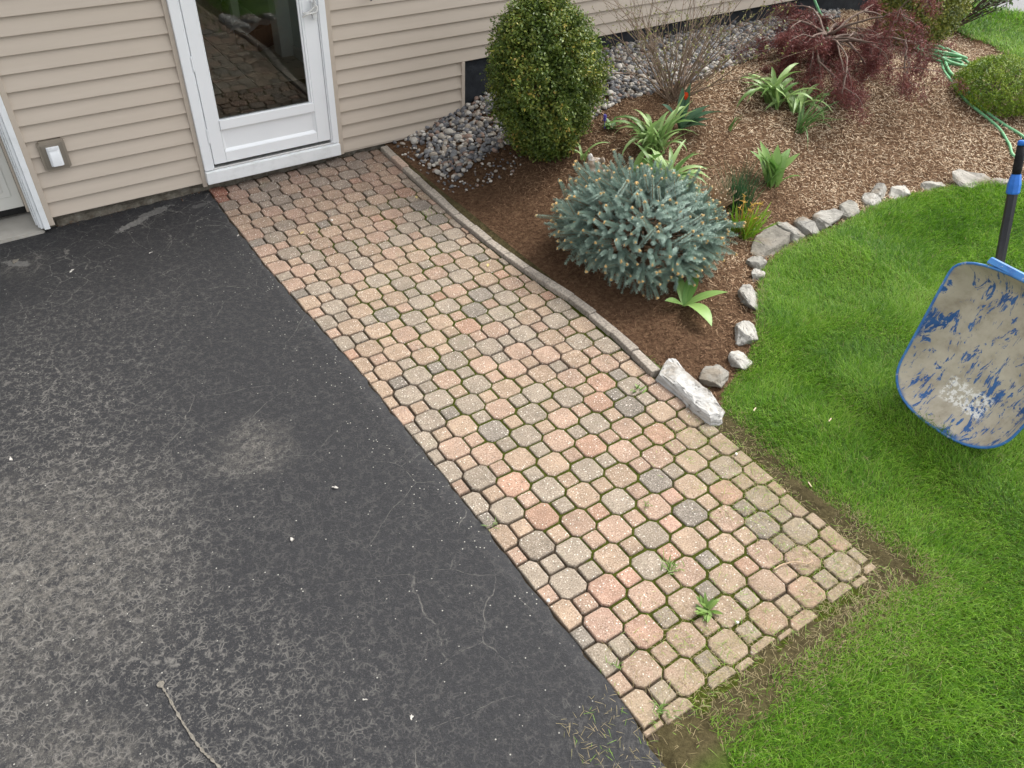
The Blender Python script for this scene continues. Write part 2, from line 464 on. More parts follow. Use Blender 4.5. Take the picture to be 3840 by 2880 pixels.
# soil washed over the stones along the lawn side and the lower end
x_, y_, z_ = g.sep()
edge = g.math('MAXIMUM', g.math('MULTIPLY', g.rng(x_, .80, 1.32), g.rng(y_, -3.3, -3.9)), g.rng(y_, -4.2, -4.74))
edge = g.math('MULTIPLY', edge, g.rng(x_, -.3, .35, .55, 1))
dirt = g.math('MULTIPLY', edge, g.rng(g.noise(13, 5, .65), .22, .62), clamp=True)
c = g.mix(g.math('MULTIPLY', dirt, .85), c, g.ramp(g.noise(120, 3, .7), [(.3, (.16, .125, .08)), (.7, (.36, .30, .205))]))
lich = g.math('MULTIPLY', g.rng(g.noise(4.5, 5, .65), .58, .72), .35)
c = g.mix(lich, c, (.20, .19, .13))
g.col(c)
g.bump(g.math('ADD', g.math('MULTIPLY', f2, .8), g.math('MULTIPLY', f1, .35)), .75, .005)
PAVER = g.mat

def clip(poly, nx_, ny_, d):
    """keep the side nx*x+ny*y <= d"""
    out = []
    for i in range(len(poly)):
        a, b = poly[i], poly[(i + 1) % len(poly)]
        da = nx_ * a[0] + ny_ * a[1] - d; db = nx_ * b[0] + ny_ * b[1] - d
        if da <= 0: out.append(a)
        if (da < 0) != (db < 0) and abs(da - db) > 1e-9:
            t = da / (da - db); out.append((a[0] + (b[0] - a[0]) * t, a[1] + (b[1] - a[1]) * t))
    return out

def area(poly): return .5 * sum(poly[i][0] * poly[(i + 1) % len(poly)][1] - poly[(i + 1) % len(poly)][0] * poly[i][1] for i in range(len(poly)))

def paver_mesh(name, poly, r):
    poly = [(a[0] + r.uniform(-.0012, .0012), a[1] + r.uniform(-.0012, .0012)) for a in poly]
    cx = sum(a[0] for a in poly) / len(poly); cy = sum(a[1] for a in poly) / len(poly)
    size = math.sqrt(abs(area(poly)))
    n = len(poly); V, F = [], []
    for ins, z in ((0, -.05), (0, -.0075), (.0022, -.0022), (.0065, 0)):
        for a in poly:
            d = math.hypot(a[0] - cx, a[1] - cy) + 1e-6; k = max(.2, 1 - ins * 1.15 / d)
            zz = z + (r.uniform(-.0006, .0006) if z > -.01 else 0)
            V.append((cx + (a[0] - cx) * k, cy + (a[1] - cy) * k, zz))
    for k in range(3):
        for i in range(n):
            j = (i + 1) % n; F.append((k * n + i, k * n + j, (k + 1) * n + j, (k + 1) * n + i))
    V.append((cx, cy, .0006)); c0 = len(V) - 1
    for i in range(n): F.append((3 * n + i, 3 * n + (i + 1) % n, c0))
    return pymesh(name, V, F, PAVER)

GAP = .0050
OA, OB = .0695 - GAP, .0445 - GAP * .3
octp = [(OA, -OB), (OA, OB), (OB, OA), (-OB, OA), (-OA, OB), (-OA, -OB), (-OB, -OA), (OB, -OA)]
SQ = .0445 - GAP; CC = .006
sqp = [(SQ, -SQ + CC), (SQ, SQ - CC), (SQ - CC, SQ), (-SQ + CC, SQ), (-SQ, SQ - CC), (-SQ, -SQ + CC), (-SQ + CC, -SQ), (SQ - CC, -SQ)]
r = random.Random(11)
oct_me = [paver_mesh("octagonal_paver", octp, r) for _ in range(7)]
sq_me = [paver_mesh("square_paver", sqp, r) for _ in range(7)]
k_near = 1.0
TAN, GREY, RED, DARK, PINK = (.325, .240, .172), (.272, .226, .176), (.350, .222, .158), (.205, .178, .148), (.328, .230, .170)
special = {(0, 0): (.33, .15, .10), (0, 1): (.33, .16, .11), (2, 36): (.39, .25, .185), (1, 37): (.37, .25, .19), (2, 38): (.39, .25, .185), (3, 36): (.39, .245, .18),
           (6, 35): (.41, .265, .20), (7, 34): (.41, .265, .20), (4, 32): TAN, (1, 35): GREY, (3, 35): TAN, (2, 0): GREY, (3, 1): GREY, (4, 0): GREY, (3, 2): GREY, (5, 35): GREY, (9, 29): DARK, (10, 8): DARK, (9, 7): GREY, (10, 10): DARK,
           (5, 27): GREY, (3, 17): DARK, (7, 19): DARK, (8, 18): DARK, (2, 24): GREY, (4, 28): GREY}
for v in range(0, 42):
    for u in range(0, 12):
        isoct = (u + v) % 2 == 0
        cx, cy = u * P_, -v * P_
        if v == 0: cy += .0
        base = octp if isoct else sqp
        poly = [(a[0] + cx, a[1] + cy) for a in base]
        q = poly
        xl = float(XL(cy)) + .003; xr = float(XR(cy))
        if u == 0:   # edge units have a straight side against the asphalt
            q = [(xl, cy - (OA if isoct else SQ)), (cx + OB if isoct else cx + SQ, cy - (OA if isoct else SQ))] + ([(cx + OA, cy - OB), (cx + OA, cy + OB), (cx + OB, cy + OA)] if isoct else [(cx + SQ, cy + SQ)]) + [(xl, cy + (OA if isoct else SQ))]
        q = clip(q, 1, 0, xr); q = clip(q, 0, 1, .085)
        q = clip(q, 0, -1, 4.665 + .012 * math.sin(u * 2.1))
        if len(q) < 3 or abs(area(q)) < .0006: continue
        full = (q == poly)
        if full:
            me = r.choice(oct_me if isoct else sq_me)
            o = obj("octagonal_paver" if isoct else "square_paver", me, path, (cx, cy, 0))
            o.rotation_euler.z = r.choice([0, 1, 2, 3]) * math.pi / 2 + r.uniform(-.025, .025)
            lx, ly = cx, cy
        else:
            mx = sum(a[0] for a in q) / len(q); my = sum(a[1] for a in q) / len(q)
            me = paver_mesh("octagonal_paver" if isoct else "square_paver", [(a[0] - mx, a[1] - my) for a in q], r)
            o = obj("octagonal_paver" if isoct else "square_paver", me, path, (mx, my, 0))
        o.location.x += r.uniform(-.002, .002); o.location.y += r.uniform(-.002, .002)
        o.location.z = r.uniform(-.0035, .002)
        o.rotation_euler.x = r.uniform(-.012, .012); o.rotation_euler.y = r.uniform(-.012, .012)
        t = r.random()
        lowred = .12 + .25 * max(0, (v - 28) / 12)
        if (u, v) in special: c = special[(u, v)]
        elif t < .56: c = TAN if r.random() < .6 else PINK
        elif t < .56 + lowred * .7: c = RED if r.random() < .5 else PINK
        elif t < .965: c = GREY
        else: c = DARK
        k = r.uniform(.80, 1.0)
        f_ = max(0.0, 1 - v / 14.0)     # house shade painted into the stones by the door, which are also more purple
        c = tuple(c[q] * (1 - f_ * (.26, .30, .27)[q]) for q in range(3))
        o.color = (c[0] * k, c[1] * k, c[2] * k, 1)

# moss and sand packed into the joints (a fine bumpy sheet that shows only between the stones)
st = .0105
gx = np.arange(-.06, 1.34, st); gy = np.arange(.08, -4.74, -st)
X, Y = np.meshgrid(gx, gy)
mz = vnoise(X, Y, 2.2, 3) * .6 + vnoise(X, Y, 7, 4) * .4
mossy = sm((mz - .30) / .30) * sm((X - .05) / .25) * (.35 + .65 * sm((-Y - .3) / .8))
Z = -.0180 + .0085 * mossy + .003 * (rng.random(X.shape) - .5) + .002 * vnoise(X, Y, 40, 9)
ok = (X > XL(Y) + .002) & (X < XR(Y) + .02)
idx = np.arange(X.size).reshape(X.shape)
F = np.stack([idx[:-1, :-1], idx[1:, :-1], idx[1:, 1:], idx[:-1, 1:]], -1).reshape(-1, 4)
fo = ok[:-1, :-1] & ok[1:, 1:] & ok[1:, :-1] & ok[:-1, 1:]
F = F[fo.ravel()]
g = Gr("moss", .95, .1)
a = g.attr('var')
green = g.ramp(g.noise(90, 4, .7), [(.3, (.022, .028, .004)), (.6, (.052, .062, .008)), (.8, (.10, .10, .016))])
sand = g.ramp(g.noise(70, 4, .7), [(.3, (.030, .023, .016)), (.7, (.085, .066, .046))])
g.col(g.mix(g.rng(g.math('ADD', a, g.math('MULTIPLY', g.math('SUBTRACT', g.noise(35, 4), .5), .5)), .28, .62), sand, green))
g.bump(g.noise(230, 3), .9, .005)
tag(obj("moss", fastmesh("moss", np.stack([X, Y, Z], -1).reshape(-1, 3), F, g.mat, mossy.ravel(), True), path), kind="stuff")

# kerb row of narrow edging blocks
g = Gr("edging", .9, .2)
oc = g.info('Color')
g.col(g.mix(1.0, oc, g.ramp(g.noise(70, 4, .7), [(.3, .55), (.5, .95), (.7, 1.45)]), 'MULTIPLY')); g.bump(g.noise(140, 4), .7, .004)
EDG = g.mat
kerb = tag(empty("kerb", (1.33, -1.6, 0)), "row of narrow edging blocks between path and mulch", "kerb", kind="structure")
kl = [(1.335, .02), (1.315, -.30), (1.302, -.58), (1.285, -.95), (1.275, -1.28), (1.28, -1.6), (1.285, -1.76), (1.31, -2.11), (1.348, -2.39), (1.352, -2.70), (1.335, -2.96), (1.31, -3.20)]
kp = catmull(kl, 30); L_ = [0]
for i in range(1, len(kp)): L_.append(L_[-1] + np.linalg.norm(kp[i] - kp[i - 1]))
kp = np.array(kp); nb = 16; bl = L_[-1] / nb
for i in range(nb):
    a = np.array([np.interp(i * bl + .002, L_, kp[:, k]) for k in (0, 1)]); b = np.array([np.interp((i + 1) * bl - .002, L_, kp[:, k]) for k in (0, 1)])
    c = (a + b) / 2; d = b - a; l = np.linalg.norm(d) / 2
    bm = bmesh.new()
    V, F = box_vf(-l, l, -.028, .028, -.08, .027)
    vv = [bm.verts.new((q[0] + rnd.uniform(-.002, .002), q[1] + rnd.uniform(-.003, .003), q[2] + rnd.uniform(-.002, .002))) for q in V]
    for f in F: bm.faces.new([vv[k] for k in f])
    bmesh.ops.bevel(bm, geom=bm.edges[:], offset=.004, segments=1, affect='EDGES')
    me = bpy.data.meshes.new("edging_block"); bm.to_mesh(me); bm.free(); me.materials.append(EDG)
    o = obj("edging_block", me, kerb, (c[0] - 1.33 + rnd.uniform(-.003, .003), c[1] + 1.6, rnd.uniform(-.004, .003)), (rnd.uniform(-.03, .03), rnd.uniform(-.01, .01), math.atan2(d[1], d[0])))
    k = rnd.uniform(.85, 1.15); o.color = (.275 * k, .242 * k, .205 * k, 1) if i != 1 else (.33, .25, .20, 1)

# ------------------------------------------------------------------ mulch bed and lawn soil
st = .03
gx = np.arange(-.16, 9.6, st); gy = np.arange(.14, -8.2, -st)
X, Y = np.meshgrid(gx, gy)
Z = H(X, Y) + .010 * (vnoise(X, Y, 11, 5) - .5)
inb = inpoly(X, Y, BED)
xe = XR(Y)
inpath = ((X < xe - .02) & (Y > -4.70)) | ((X < .0) & (Y > -4.74))
Z = np.where(inb & (X < 1.50), np.minimum(Z, .014), Z)
din = np.where(Y > -4.62, X - xe, np.maximum(X - xe, -4.70 - Y))          # >0 outside the paved rectangle
creep = -.012 + .030 * sm((din + .02) / .14) + .018 * (vnoise(X, Y, 9, 15) - .5) + .012 * (vnoise(X, Y, 23, 16) - .5)
Z = np.where(~inb & (din < .09) & (Y < -3.6), np.where(din < -.10, -.035, np.minimum(creep, .020)), Z)
Z = np.where(~inb & ((X < xe + .05) & (Y > -3.6)), -.035, Z)
Z = np.where((X < np.interp(Y, [-9, -4.8, -4.7], [-.12, -.06, 0])) & (Y < -4.6), -.02, Z)
idx = np.arange(X.size).reshape(X.shape)
Q = np.stack([idx[:-1, :-1], idx[1:, :-1], idx[1:, 1:], idx[:-1, 1:]], -1)
xm = X[:-1, :-1] + st / 2; ym = Y[:-1, :-1] - st / 2
bedf = inpoly(xm, ym, BED) & (ym < .12)
roadf = inpoly(xm, ym, ROAD)
lawnf = ~bedf & ~((xm < XR(ym) - .10) & (ym > -4.60)) & ~((xm < XR(ym) - .03) & (ym > -3.6)) & ~(xm < -.13) & ~((ym > .11) & (xm < 8)) & ~roadf
def submesh(name, F, mat):
    u, inv = np.unique(F, return_inverse=True)
    return fastmesh(name, np.stack([X, Y, Z], -1).reshape(-1, 3)[u], inv.reshape(F.shape), mat, None, True)
g = Gr("mulch_soil", .97, .08)
x_, y_, z_ = g.sep()
mul = g.ramp(g.noise(38, 5, .7), [(.25, (.036, .020, .012)), (.5, (.09, .052, .030)), (.75, (.17, .11, .066))])
g.col(mul)
g.bump(g.noise(60, 5, .7), 1.0, .012)
tag(obj("mulch_bed", submesh("mulch_bed", Q[bedf], g.mat)), "raised mulched garden bed along the house", "garden bed", kind="structure")
g = Gr("lawn_soil", .97, .08)
soilc = (g.ramp(g.noise(30, 6, .7), [(.3, (.040, .032, .016)), (.55, (.075, .062, .030)), (.75, (.12, .10, .05))]))
x_, y_, z_ = g.sep()
turf = g.math('MAXIMUM', g.rng(x_, 1.36, 1.46), g.rng(y_, -4.80, -4.92))
g.col(g.mix(g.math('MULTIPLY', turf, .85), soilc, g.ramp(g.noise(60, 4, .7), [(.3, (.030, .062, .008)), (.7, (.075, .125, .018))])))
g.bump(g.noise(90, 5, .7), 1.0, .01)
tag(obj("lawn", submesh("lawn", Q[lawnf], g.mat)), "lawn soil beside path and bed", "lawn", kind="structure")
g = Gr("road", .85, .25)
g.col(g.ramp(g.noise(60, 4, .7), [(.3, (.15, .15, .155)), (.7, (.24, .24, .245))])); g.bump(g.noise(120, 3), .5, .004)
V = [(a, b, .045) for a, b in ROAD] + [(a, b, -.1) for a, b in ROAD]; n = len(ROAD)
F = [tuple(range(n - 1, -1, -1))] + [(i, (i + 1) % n, n + (i + 1) % n, n + i) for i in range(n)]
tag(obj("road", pymesh("road", V, F, g.mat)), "grey paved road beyond the far lawn", "road", kind="structure")

# ================================================================== HOUSE
TILT = 0.0155
house = tag(empty("house"), "house with tan vinyl siding and white storm door", "house")
house.rotation_euler = (0, TILT, 0)
g = Gr("vinyl", .5, .35)
x_, y_, z_ = g.sep(g.objc())
gr = g.noise(9, 5, .6, v=g.map(g.pos(), scale=(.25, 1, 3)))
g.col(g.ramp(gr, [(.3, (.475, .410, .340)), (.7, (.505, .438, .368))]))
g.bump(g.noise(60, 4, .6, v=g.map(g.pos(), scale=(.12, 1, 2.5))), .06, .003)
VINYL = g.mat
g = Gr("white_metal", .32, .45)
g.col(g.ramp(g.noise(3, 5), [(.3, (.76, .785, .81)), (.7, (.80, .82, .84))])); WHITE = g.mat
g = Gr("white_metal_grimy", .4, .4)
n = g.noise(9, 6, .7)
g.col(g.ramp(n, [(.25, (.64, .66, .66)), (.5, (.76, .785, .80)), (.7, (.80, .82, .84))])); WHITE2 = g.mat
g = Gr("black_foundation", .85, .25)
g.col(g.ramp(g.noise(8, 6, .65), [(.3, (.014, .016, .019)), (.6, (.026, .030, .036)), (.8, (.055, .06, .066))])); g.bump(g.noise(40, 5, .7), .7, .006); BLACKF = g.mat
g = Gr("old_concrete", .95, .12)
g.col(g.ramp(g.noise(16, 6, .7), [(.3, (.075, .065, .05)), (.5, (.15, .135, .11)), (.75, (.26, .245, .21))])); g.bump(g.noise(55, 5, .7), 1.0, .01); OLDC = g.mat

Z0, EXP = .061, .1017
def board(x0, x1, k):
    """one lapped course: leans out towards its lower edge, with a return lip"""
    z = Z0 + k * EXP; zt = z + EXP + .012
    prof = [(.078, z + .004), (.078 - .0, z + .0015), (.044, z), (.0425, z + .003), (.0430, z + .006), (.0665, zt), (.072, zt), (.070, z + .012)]
    V, F = [], []; n = len(prof)
    ns = max(2, int((x1 - x0) / .25))
    for i in range(ns + 1):
        x = x0 + (x1 - x0) * i / ns
        w = .0009 * math.sin(x * 5.1 + k * 1.7) if x1 - x0 > 1.2 else 0
        for (y, zz) in prof: V.append((x, y + w, zz))
    for i in range(ns):
        for j in range(n):
            j2 = (j + 1) % n; F.append((i * n + j, i * n + j2, (i + 1) * n + j2, (i + 1) * n + j))
    F.append(tuple(range(n))); F.append(tuple(ns * n + j for j in range(n - 1, -1, -1)))
    return obj("siding_board", pymesh("siding_board", V, F, VINYL), house)
NK = 25
for k in range(NK):
    board(-1.056, -.052, k)
    if k < 5: board(1.006, 2.070, k)
    else: board(1.006 if k < 21 else -.052, 7.6, k)
# sheathing behind the boards and house body
bevelbox("wall_core", [(-1.10, -.06, .08, .22, .07, 2.62), (1.0, 2.07, .08, .22, .07, 2.62), (2.07, 7.58, .0785, .22, .56, 2.62), (-.06, 1.0, .085, .22, 2.2, 2.62), (-4.6, -1.10, .085, .22, 2.25, 2.62)], VINYL, house, 0)
bevelbox("side_wall", [(7.45, 7.58, .22, 6.0, -.1, 2.62)], VINYL, house, 0)
bevelbox("foundation", [(-1.10, 2.06, .088, .25, -.15, .068)], OLDC, house, .004, 1)
o = bevelbox("foundation", [(2.06, 7.5, .082, .24, -.15, .57)], BLACKF, house, .004, 1); o['label'] = "black painted foundation wall"
# crumbly footing lip in front of the wall
bm = bmesh.new(); V = []
ring = []
xs_ = np.arange(-1.04, 2.2, .035)
for x in xs_:
    h = .012 + .018 * rnd.random() + (.018 if x > -.06 else .0)
    ring.append([(x, .094, -.03), (x, .064 + .014 * rnd.random(), -.03), (x, .068 + .012 * rnd.random(), h), (x, .094, h + .012)])
V = [q for r_ in ring for q in r_]; F = []
for i in range(len(ring) - 1):
    for j in range(3): F.append((i * 4 + j, (i + 1) * 4 + j, (i + 1) * 4 + j + 1, i * 4 + j + 1))
obj("footing", pymesh("footing", V, F, OLDC), house)
bevelbox("starter_strip", [(1.006, 2.07, .045, .066, Z0 - .012, Z0 - .001)], VINYL, house, .002, 1)
bevelbox("corner_trim", [(2.066, 2.094, .040, .082, .0, Z0 + 5 * EXP - .002)], VINYL, house, .004)
bevelbox("corner_trim", [(7.56, 7.66, .036, .12, Z0 + 5 * EXP, 2.6)], VINYL, house, .006)
bevelbox("j_channel", [(-.075, -.046, .036, .075, .035, 2.2)], VINYL, house, .004)
bevelbox("j_channel", [(.966, 1.008, .036, .075, .045, 2.2)], VINYL, house, .004)
bevelbox("j_channel", [(-1.087, -1.054, .034, .075, .012, 2.25)], VINYL, house, .004)
# roof with eave (above the picture)
V = [(-5, -.35, 2.62), (8, -.35, 2.62), (8, 7, 2.62), (-5, 7, 2.62), (-5, -.35, 2.74), (8, -.35, 2.74), (8, 3.3, 4.4), (-5, 3.3, 4.4), (8, 7, 2.74), (-5, 7, 2.74)]
F = [(0, 3, 2, 1), (0, 1, 5, 4), (4, 5, 6, 7), (7, 6, 8, 9), (3, 9, 8, 2), (0, 4, 7, 9, 3), (1, 2, 8, 6, 5)]
obj("roof", pymesh("roof", V, F, simple("shingle", (.09, .085, .08), .95, .1, .3, 30)), house)
for (x0, x1) in ((-4.6, -4.45),):
    bevelbox("side_wall", [(x0, x1, .1, 6, -.1, 2.62)], VINYL, house, 0)
bevelbox("back_wall", [(-4.6, 7.58, 5.9, 6.0, -.1, 2.62)], VINYL, house, 0)

# --- storm door (house-local z carries the tilt)
bevelbox("door_casing", [(-.046, .012, .012, .080, .158, 2.16), (.918, .966, .012, .080, .158, 2.16), (-.046, .966, .012, .080, 2.10, 2.16)], WHITE, house, .005)
bevelbox("casing_stop", [(.0125, .021, .020, .085, .162, 2.1), (.0215, .0255, .026, .085, .165, 2.1), (.909, .9175, .020, .085, .162, 2.1)], WHITE, house, .002, 1)
bevelbox("threshold", [(-.048, .966, -.004, .12, .062, .150)], WHITE2, house, .006)
bevelbox("sill_strip", [(-.03, .95, .022, .14, .151, .163)], simple("aluminium", (.55, .55, .54), .4, .5, .2, 40, 0, .6), house, .002, 1)
door = empty("storm_door", (0, 0, 0), 0, house)
zb, zt = .186, 2.09
bevelbox("stile", [(.029, .117, .024, .058, zb, zt)], WHITE, door, .006, 3)
bevelbox("stile", [(.805, .906, .024, .058, zb, zt)], WHITE, door, .006, 3)
bevelbox("bottom_rail", [(.1175, .8045, .0245, .0575, zb, .262)], WHITE, door, .005, 3)
bevelbox("top_rail", [(.1175, .8045, .0245, .0575, 2.0, zt)], WHITE, door, .005, 3)
bevelbox("glazing_rail", [(.1178, .8042, .018, .056, .421, .488)], WHITE, door, .005, 3)
bevelbox("kick_panel", [(.1180, .8040, .040, .052, .2625, .4205)], WHITE, door, .001, 1)
# sloped moulding round the kick panel
mb = MB()
for (xa, za, xb, zb2, ix, iz) in ((.118, .2625, .804, .2625, 0, 1), (.118, .2625, .118, .4205, 1, 0), (.804, .2625, .804, .4205, -1, 0)):
    o1 = (xa, .0250, za), (xb, .0250, zb2)
    w = .018
    if iz: V = [(xa, .0255, za + .0005), (xb, .0255, zb2 + .0005), (xb - w, .0395, zb2 + w), (xa + w, .0395, za + w)]
    else: V = [(xa + .0003 * ix, .0255, za), (xb + .0003 * ix, .0255, zb2), (xb + w * ix, .0395, zb2), (xa + w * ix, .0395, za + w)]
    mb.add(V, [(0, 1, 2, 3)])
obj("panel_moulding", mb.mesh("panel_moulding", WHITE), door)
bevelbox("glass_bead", [(.1180, .1245, .030, .050, .4885, 1.9995), (.790, .8040, .022, .050, .4885, 1.9995), (.776, .7895, .030, .050, .4885, 1.9995)], WHITE, door, .002, 1)
# glass: clear pane with surface reflection
g = Gr("glass_pane", .02, .5)
tr = g.N.new('ShaderNodeBsdfTransparent'); tr.inputs[0].default_value = (.93, .95, .93, 1)
gl = g.N.new('ShaderNodeBsdfGlossy'); gl.inputs['Roughness'].default_value = .01
fr = g.N.new('ShaderNodeFresnel'); fr.inputs[0].default_value = 1.6
mx = g.N.new('ShaderNodeMixShader'); g.L.new(fr.outputs[0], mx.inputs[0]); g.L.new(tr.outputs[0], mx.inputs[1]); g.L.new(gl.outputs[0], mx.inputs[2])
g.L.new(mx.outputs[0], g.N['Material Output'].inputs[0])
V, F = box_vf(.1246, .7758, .0400, .0440, .4887, 1.9993)
obj("glass_pane", pymesh("glass_pane", V, F, g.mat), door)
for z in (.83, .345):
    bevelbox("hinge", [(.0258, .0285, .018, .05, z, z + .10), (.0205, .0268, .0145, .0235, z + .003, z + .097)], WHITE, door, .001, 1)
hd = MB()
V, F = box_vf(.866, .896, -.004, .0235, 1.055, 1.17); hd.add(V, F)
V, F = tube_vf([(.884, -.006, 1.16), (.876, -.030, 1.15), (.872, -.034, 1.19), (.872, -.030, 1.26), (.878, -.004, 1.275)], .009, 8); hd.add(V, F)
me = hd.mesh("door_handle", simple("handle_grey", (.62, .63, .63), .4, .4))
obj("door_handle", me, door)
V, F = tube_vf(catmull([(.80, .012, 1.075), (.82, -.004, 1.09), (.85, -.012, 1.095), (.88, -.018, 1.10), (.895, -.02, 1.12), (.89, -.018, 1.14), (.87, -.014, 1.128), (.84, -.008, 1.105), (.805, .012, 1.095)], 6), .006, 6)
obj("twine", pymesh("twine", V, F, simple("white_cord", (.7, .7, .68), .8), True), door)

# --- entry hall behind the glass
hall = empty("entry_hall", (0, 0, 0), 0, house)
g = Gr("hall_tile", .30, .4)
oi = g.info('Random')
vein = g.noise(7, 7, .7, dist=1.2)
c = g.ramp(vein, [(.36, (.16, .12, .08)), (.43, (.60, .56, .47)), (.75, (.72, .68, .58))])
g.col(c); TILE = g.mat
V, F = box_vf(-.35, 1.75, .2205, 4.6, .02, .104); obj("hall_floor", pymesh("hall_floor", V, F, simple("grout", (.10, .09, .075), .9)), hall)
tl = .305
V, F = box_vf(-tl / 2 + .003, tl / 2 - .003, -tl / 2 + .003, tl / 2 - .003, .104, .112)
tme = pymesh("floor_tile", V, F, TILE)
for i in range(7):
    for j in range(14): obj("floor_tile", tme, hall, (-.19 + i * tl, .38 + j * tl, 0))
RUG = simple("dark_rug", (.012, .012, .012), .95, .05, .3, 120, .6)
bevelbox("door_mat", [(-.25, 1.62, .25, 1.45, .1125, .121)], RUG, hall, .002, 1)
GREYW = simple("hall_wall_paint", (.66, .66, .64), .8, .2, .04, 3)
TRIMW = simple("trim_paint", (.82, .82, .80), .5, .3, .04, 3)
bevelbox("hall_wall", [(-.45, -.36, .2205, 4.7, -.05, 2.6)], GREYW, hall, 0)
bevelbox("hall_wall", [(1.46, 1.56, .2205, 4.7, -.05, 2.6)], GREYW, hall, 0)
bevelbox("hall_wall", [(-.36, 1.46, 4.0, 4.1, -.05, 2.6)], GREYW, hall, 0)
bevelbox("hall_ceiling", [(-.36, 1.46, .2205, 4.0, 2.4, 2.5)], GREYW, hall, 0)
bevelbox("baseboard", [(1.438, 1.459, .25, 2.05, .113, .215), (1.438, 1.459, 2.25, 3.99, .113, .215), (-.355, -.34, .25, 3.99, .113, .215), (-.33, 1.43, 3.975, 3.998, .113, .215)], TRIMW, hall, .003, 1)
bevelbox("door_trim", [(1.33, 1.459, 2.06, 2.24, .113, 2.3)], TRIMW, hall, .006)
bevelbox("door_trim", [(1.13, 1.20, 2.70, 2.78, .113, 2.3)], TRIMW, hall, .004)
bevelbox("closet_panel", [(.62, 1.129, 3.0, 3.04, .113, 2.2)], simple("closet_paint", (.13, .13, .12), .7), hall, .003, 1)
sb_ = tag(bevelbox("storage_box", [(-.15, .15, -.12, .12, 0, .20)], simple("box_brown", (.13, .06, .035), .8, .2, .3, 8), None, .008), "brown box on the hall floor behind the glass", "box")
sb_.location = (1.24, 2.45, .100); sb_.rotation_euler = (0, 0, .6)
V, F = [], []
for j in range(12):
    for i in range(12):
        a, b = (i / 11 - .5) * .40, (j / 11 - .5) * .26
        d = max(0, abs(a) - .12) + max(0, abs(b) - .09)
        V.append((a * .92, b * .92, .03 * math.sin(a * 31 + b * 9) * math.cos(b * 27) * .5 + .028 - d * .6))
for j in range(11):
    for i in range(11): q = j * 12 + i; F.append((q, q + 1, q + 13, q + 12))
me = pymesh("cloth", V, F, simple("cloth_grey", (.42, .42, .44), .95, .05), True)
o = tag(obj("cloth", me, None, (1.22, 2.43, .315), (0, 0, .4)), "crumpled grey cloth lying on the brown box indoors", "cloth")
md = o.modifiers.new("s", 'SOLIDIFY'); md.thickness = .006

# --- small fittings on the wall
OUT = empty("outlet_cover", (-.920, .046, .465), 0, house)
g_t = simple("fitting_tan", (.255, .222, .180), .5, .3, .05, 10)
mb = MB()
def plate(w, h, c, y0, y1):
    ptsx = [(-w + c, -h), (w - c, -h), (w - c, -h + c * .55), (w, -h + c), (w, h - c), (w - c, h - c * .55), (w - c, h), (-w + c, h), (-w + c, h - c * .55), (-w, h - c), (-w, -h + c), (-w + c, -h + c * .55)]
    n = len(ptsx); V = [(a, y0, b) for a, b in ptsx] + [(a * .96, y1, b * .96) for a, b in ptsx]
    return V, [tuple(range(n, 2 * n))] + [(i, (i + 1) % n, n + (i + 1) % n, n + i) for i in range(n)]
V, F = plate(.080, .098, .014, .02, -.016); mb.add(V, F)
obj("mounting_block", mb.mesh("mounting_block", g_t), OUT)
bevelbox("face_plate", [(-.063, .063, -.0225, -.0165, -.077, .077)], simple("fitting_tan_dark", (.20, .175, .142), .5, .3, .05, 10), OUT, .003)
bevelbox("back_box", [(-.037, .037, -.030, -.0226, -.062, .062)], WHITE, OUT, .004)
mb = MB(); V, F = [], []
for i in range(9):
    t = i / 8; z = -.055 + .110 * t; yb = -.052 + .018 * t ** 3
    w = .030 if t < .9 else .026
    V += [(-w, -.0305, z), (-w, yb + .004, z), (-w + .006, yb, z), (w - .006, yb, z), (w, yb + .004, z), (w, -.0305, z)]
for i in range(8):
    for j in range(5): q = i * 6 + j; F.append((q, q + 1, q + 7, q + 6))
F += [tuple(range(5, -1, -1)), tuple(range(48, 54))]
mb.add(V, F); V, F = box_vf(-.028, .028, -.046, -.0305, .045, .060); mb.add(V, F)
obj("weather_cover", mb.mesh("weather_cover", WHITE), OUT)
V, F = tube_vf([(1.308, .02, 1.20), (1.308, .012, 1.15), (1.308, .010, 1.125), (1.308, .012, 1.112)], [.012, .014, .010, .003], 10)
obj("hose_hook", pymesh("hose_hook", V, F, simple("steel_grey", (.18, .2, .22), .35, .5, .2, 30, 0, .7), True), house)

# --- garage opening
bevelbox("garage_casing", [(-1.142, -1.1235, .026, .12, .010, 2.25), (-1.123, -1.0875, .014, .12, .003, 2.25)], WHITE2, house, .004)
bevelbox("garage_jamb", [(-1.152, -1.1425, .034, .36, .016, 2.25), (-1.160, -1.1525, .075, .36, .016, 2.25)], WHITE2, house, .003, 1)
bevelbox("weather_strip", [(-1.176, -1.1605, .270, .31, .025, 2.25)], VINYL, house, .003, 1)
gd = empty("garage_door", (0, 0, 0), 0, house)
CREAM = simple("garage_cream", (.66, .655, .61), .5, .3, .04, 4)
for k in range(4):
    z0 = .058 + k * .535
    bevelbox("door_section", [(-4.4, -1.178, .300, .345, z0, z0 + .531)], CREAM, gd, .004)
    for i in range(4):
        x1 = -1.228 - i * .80
        bevelbox("raised_panel", [(x1 - .70, x1, .2945, .2998, z0 + .085, z0 + .45)], CREAM, gd, .0045, 2)
        bevelbox("raised_panel", [(x1 - .66, x1 - .04, .2895, .2943, z0 + .125, z0 + .41)], CREAM, gd, .0045, 2)
bevelbox("bottom_seal", [(-4.4, -1.178, .302, .340, .014, .0575)], simple("rubber", (.012, .012, .012), .7), gd, .006)
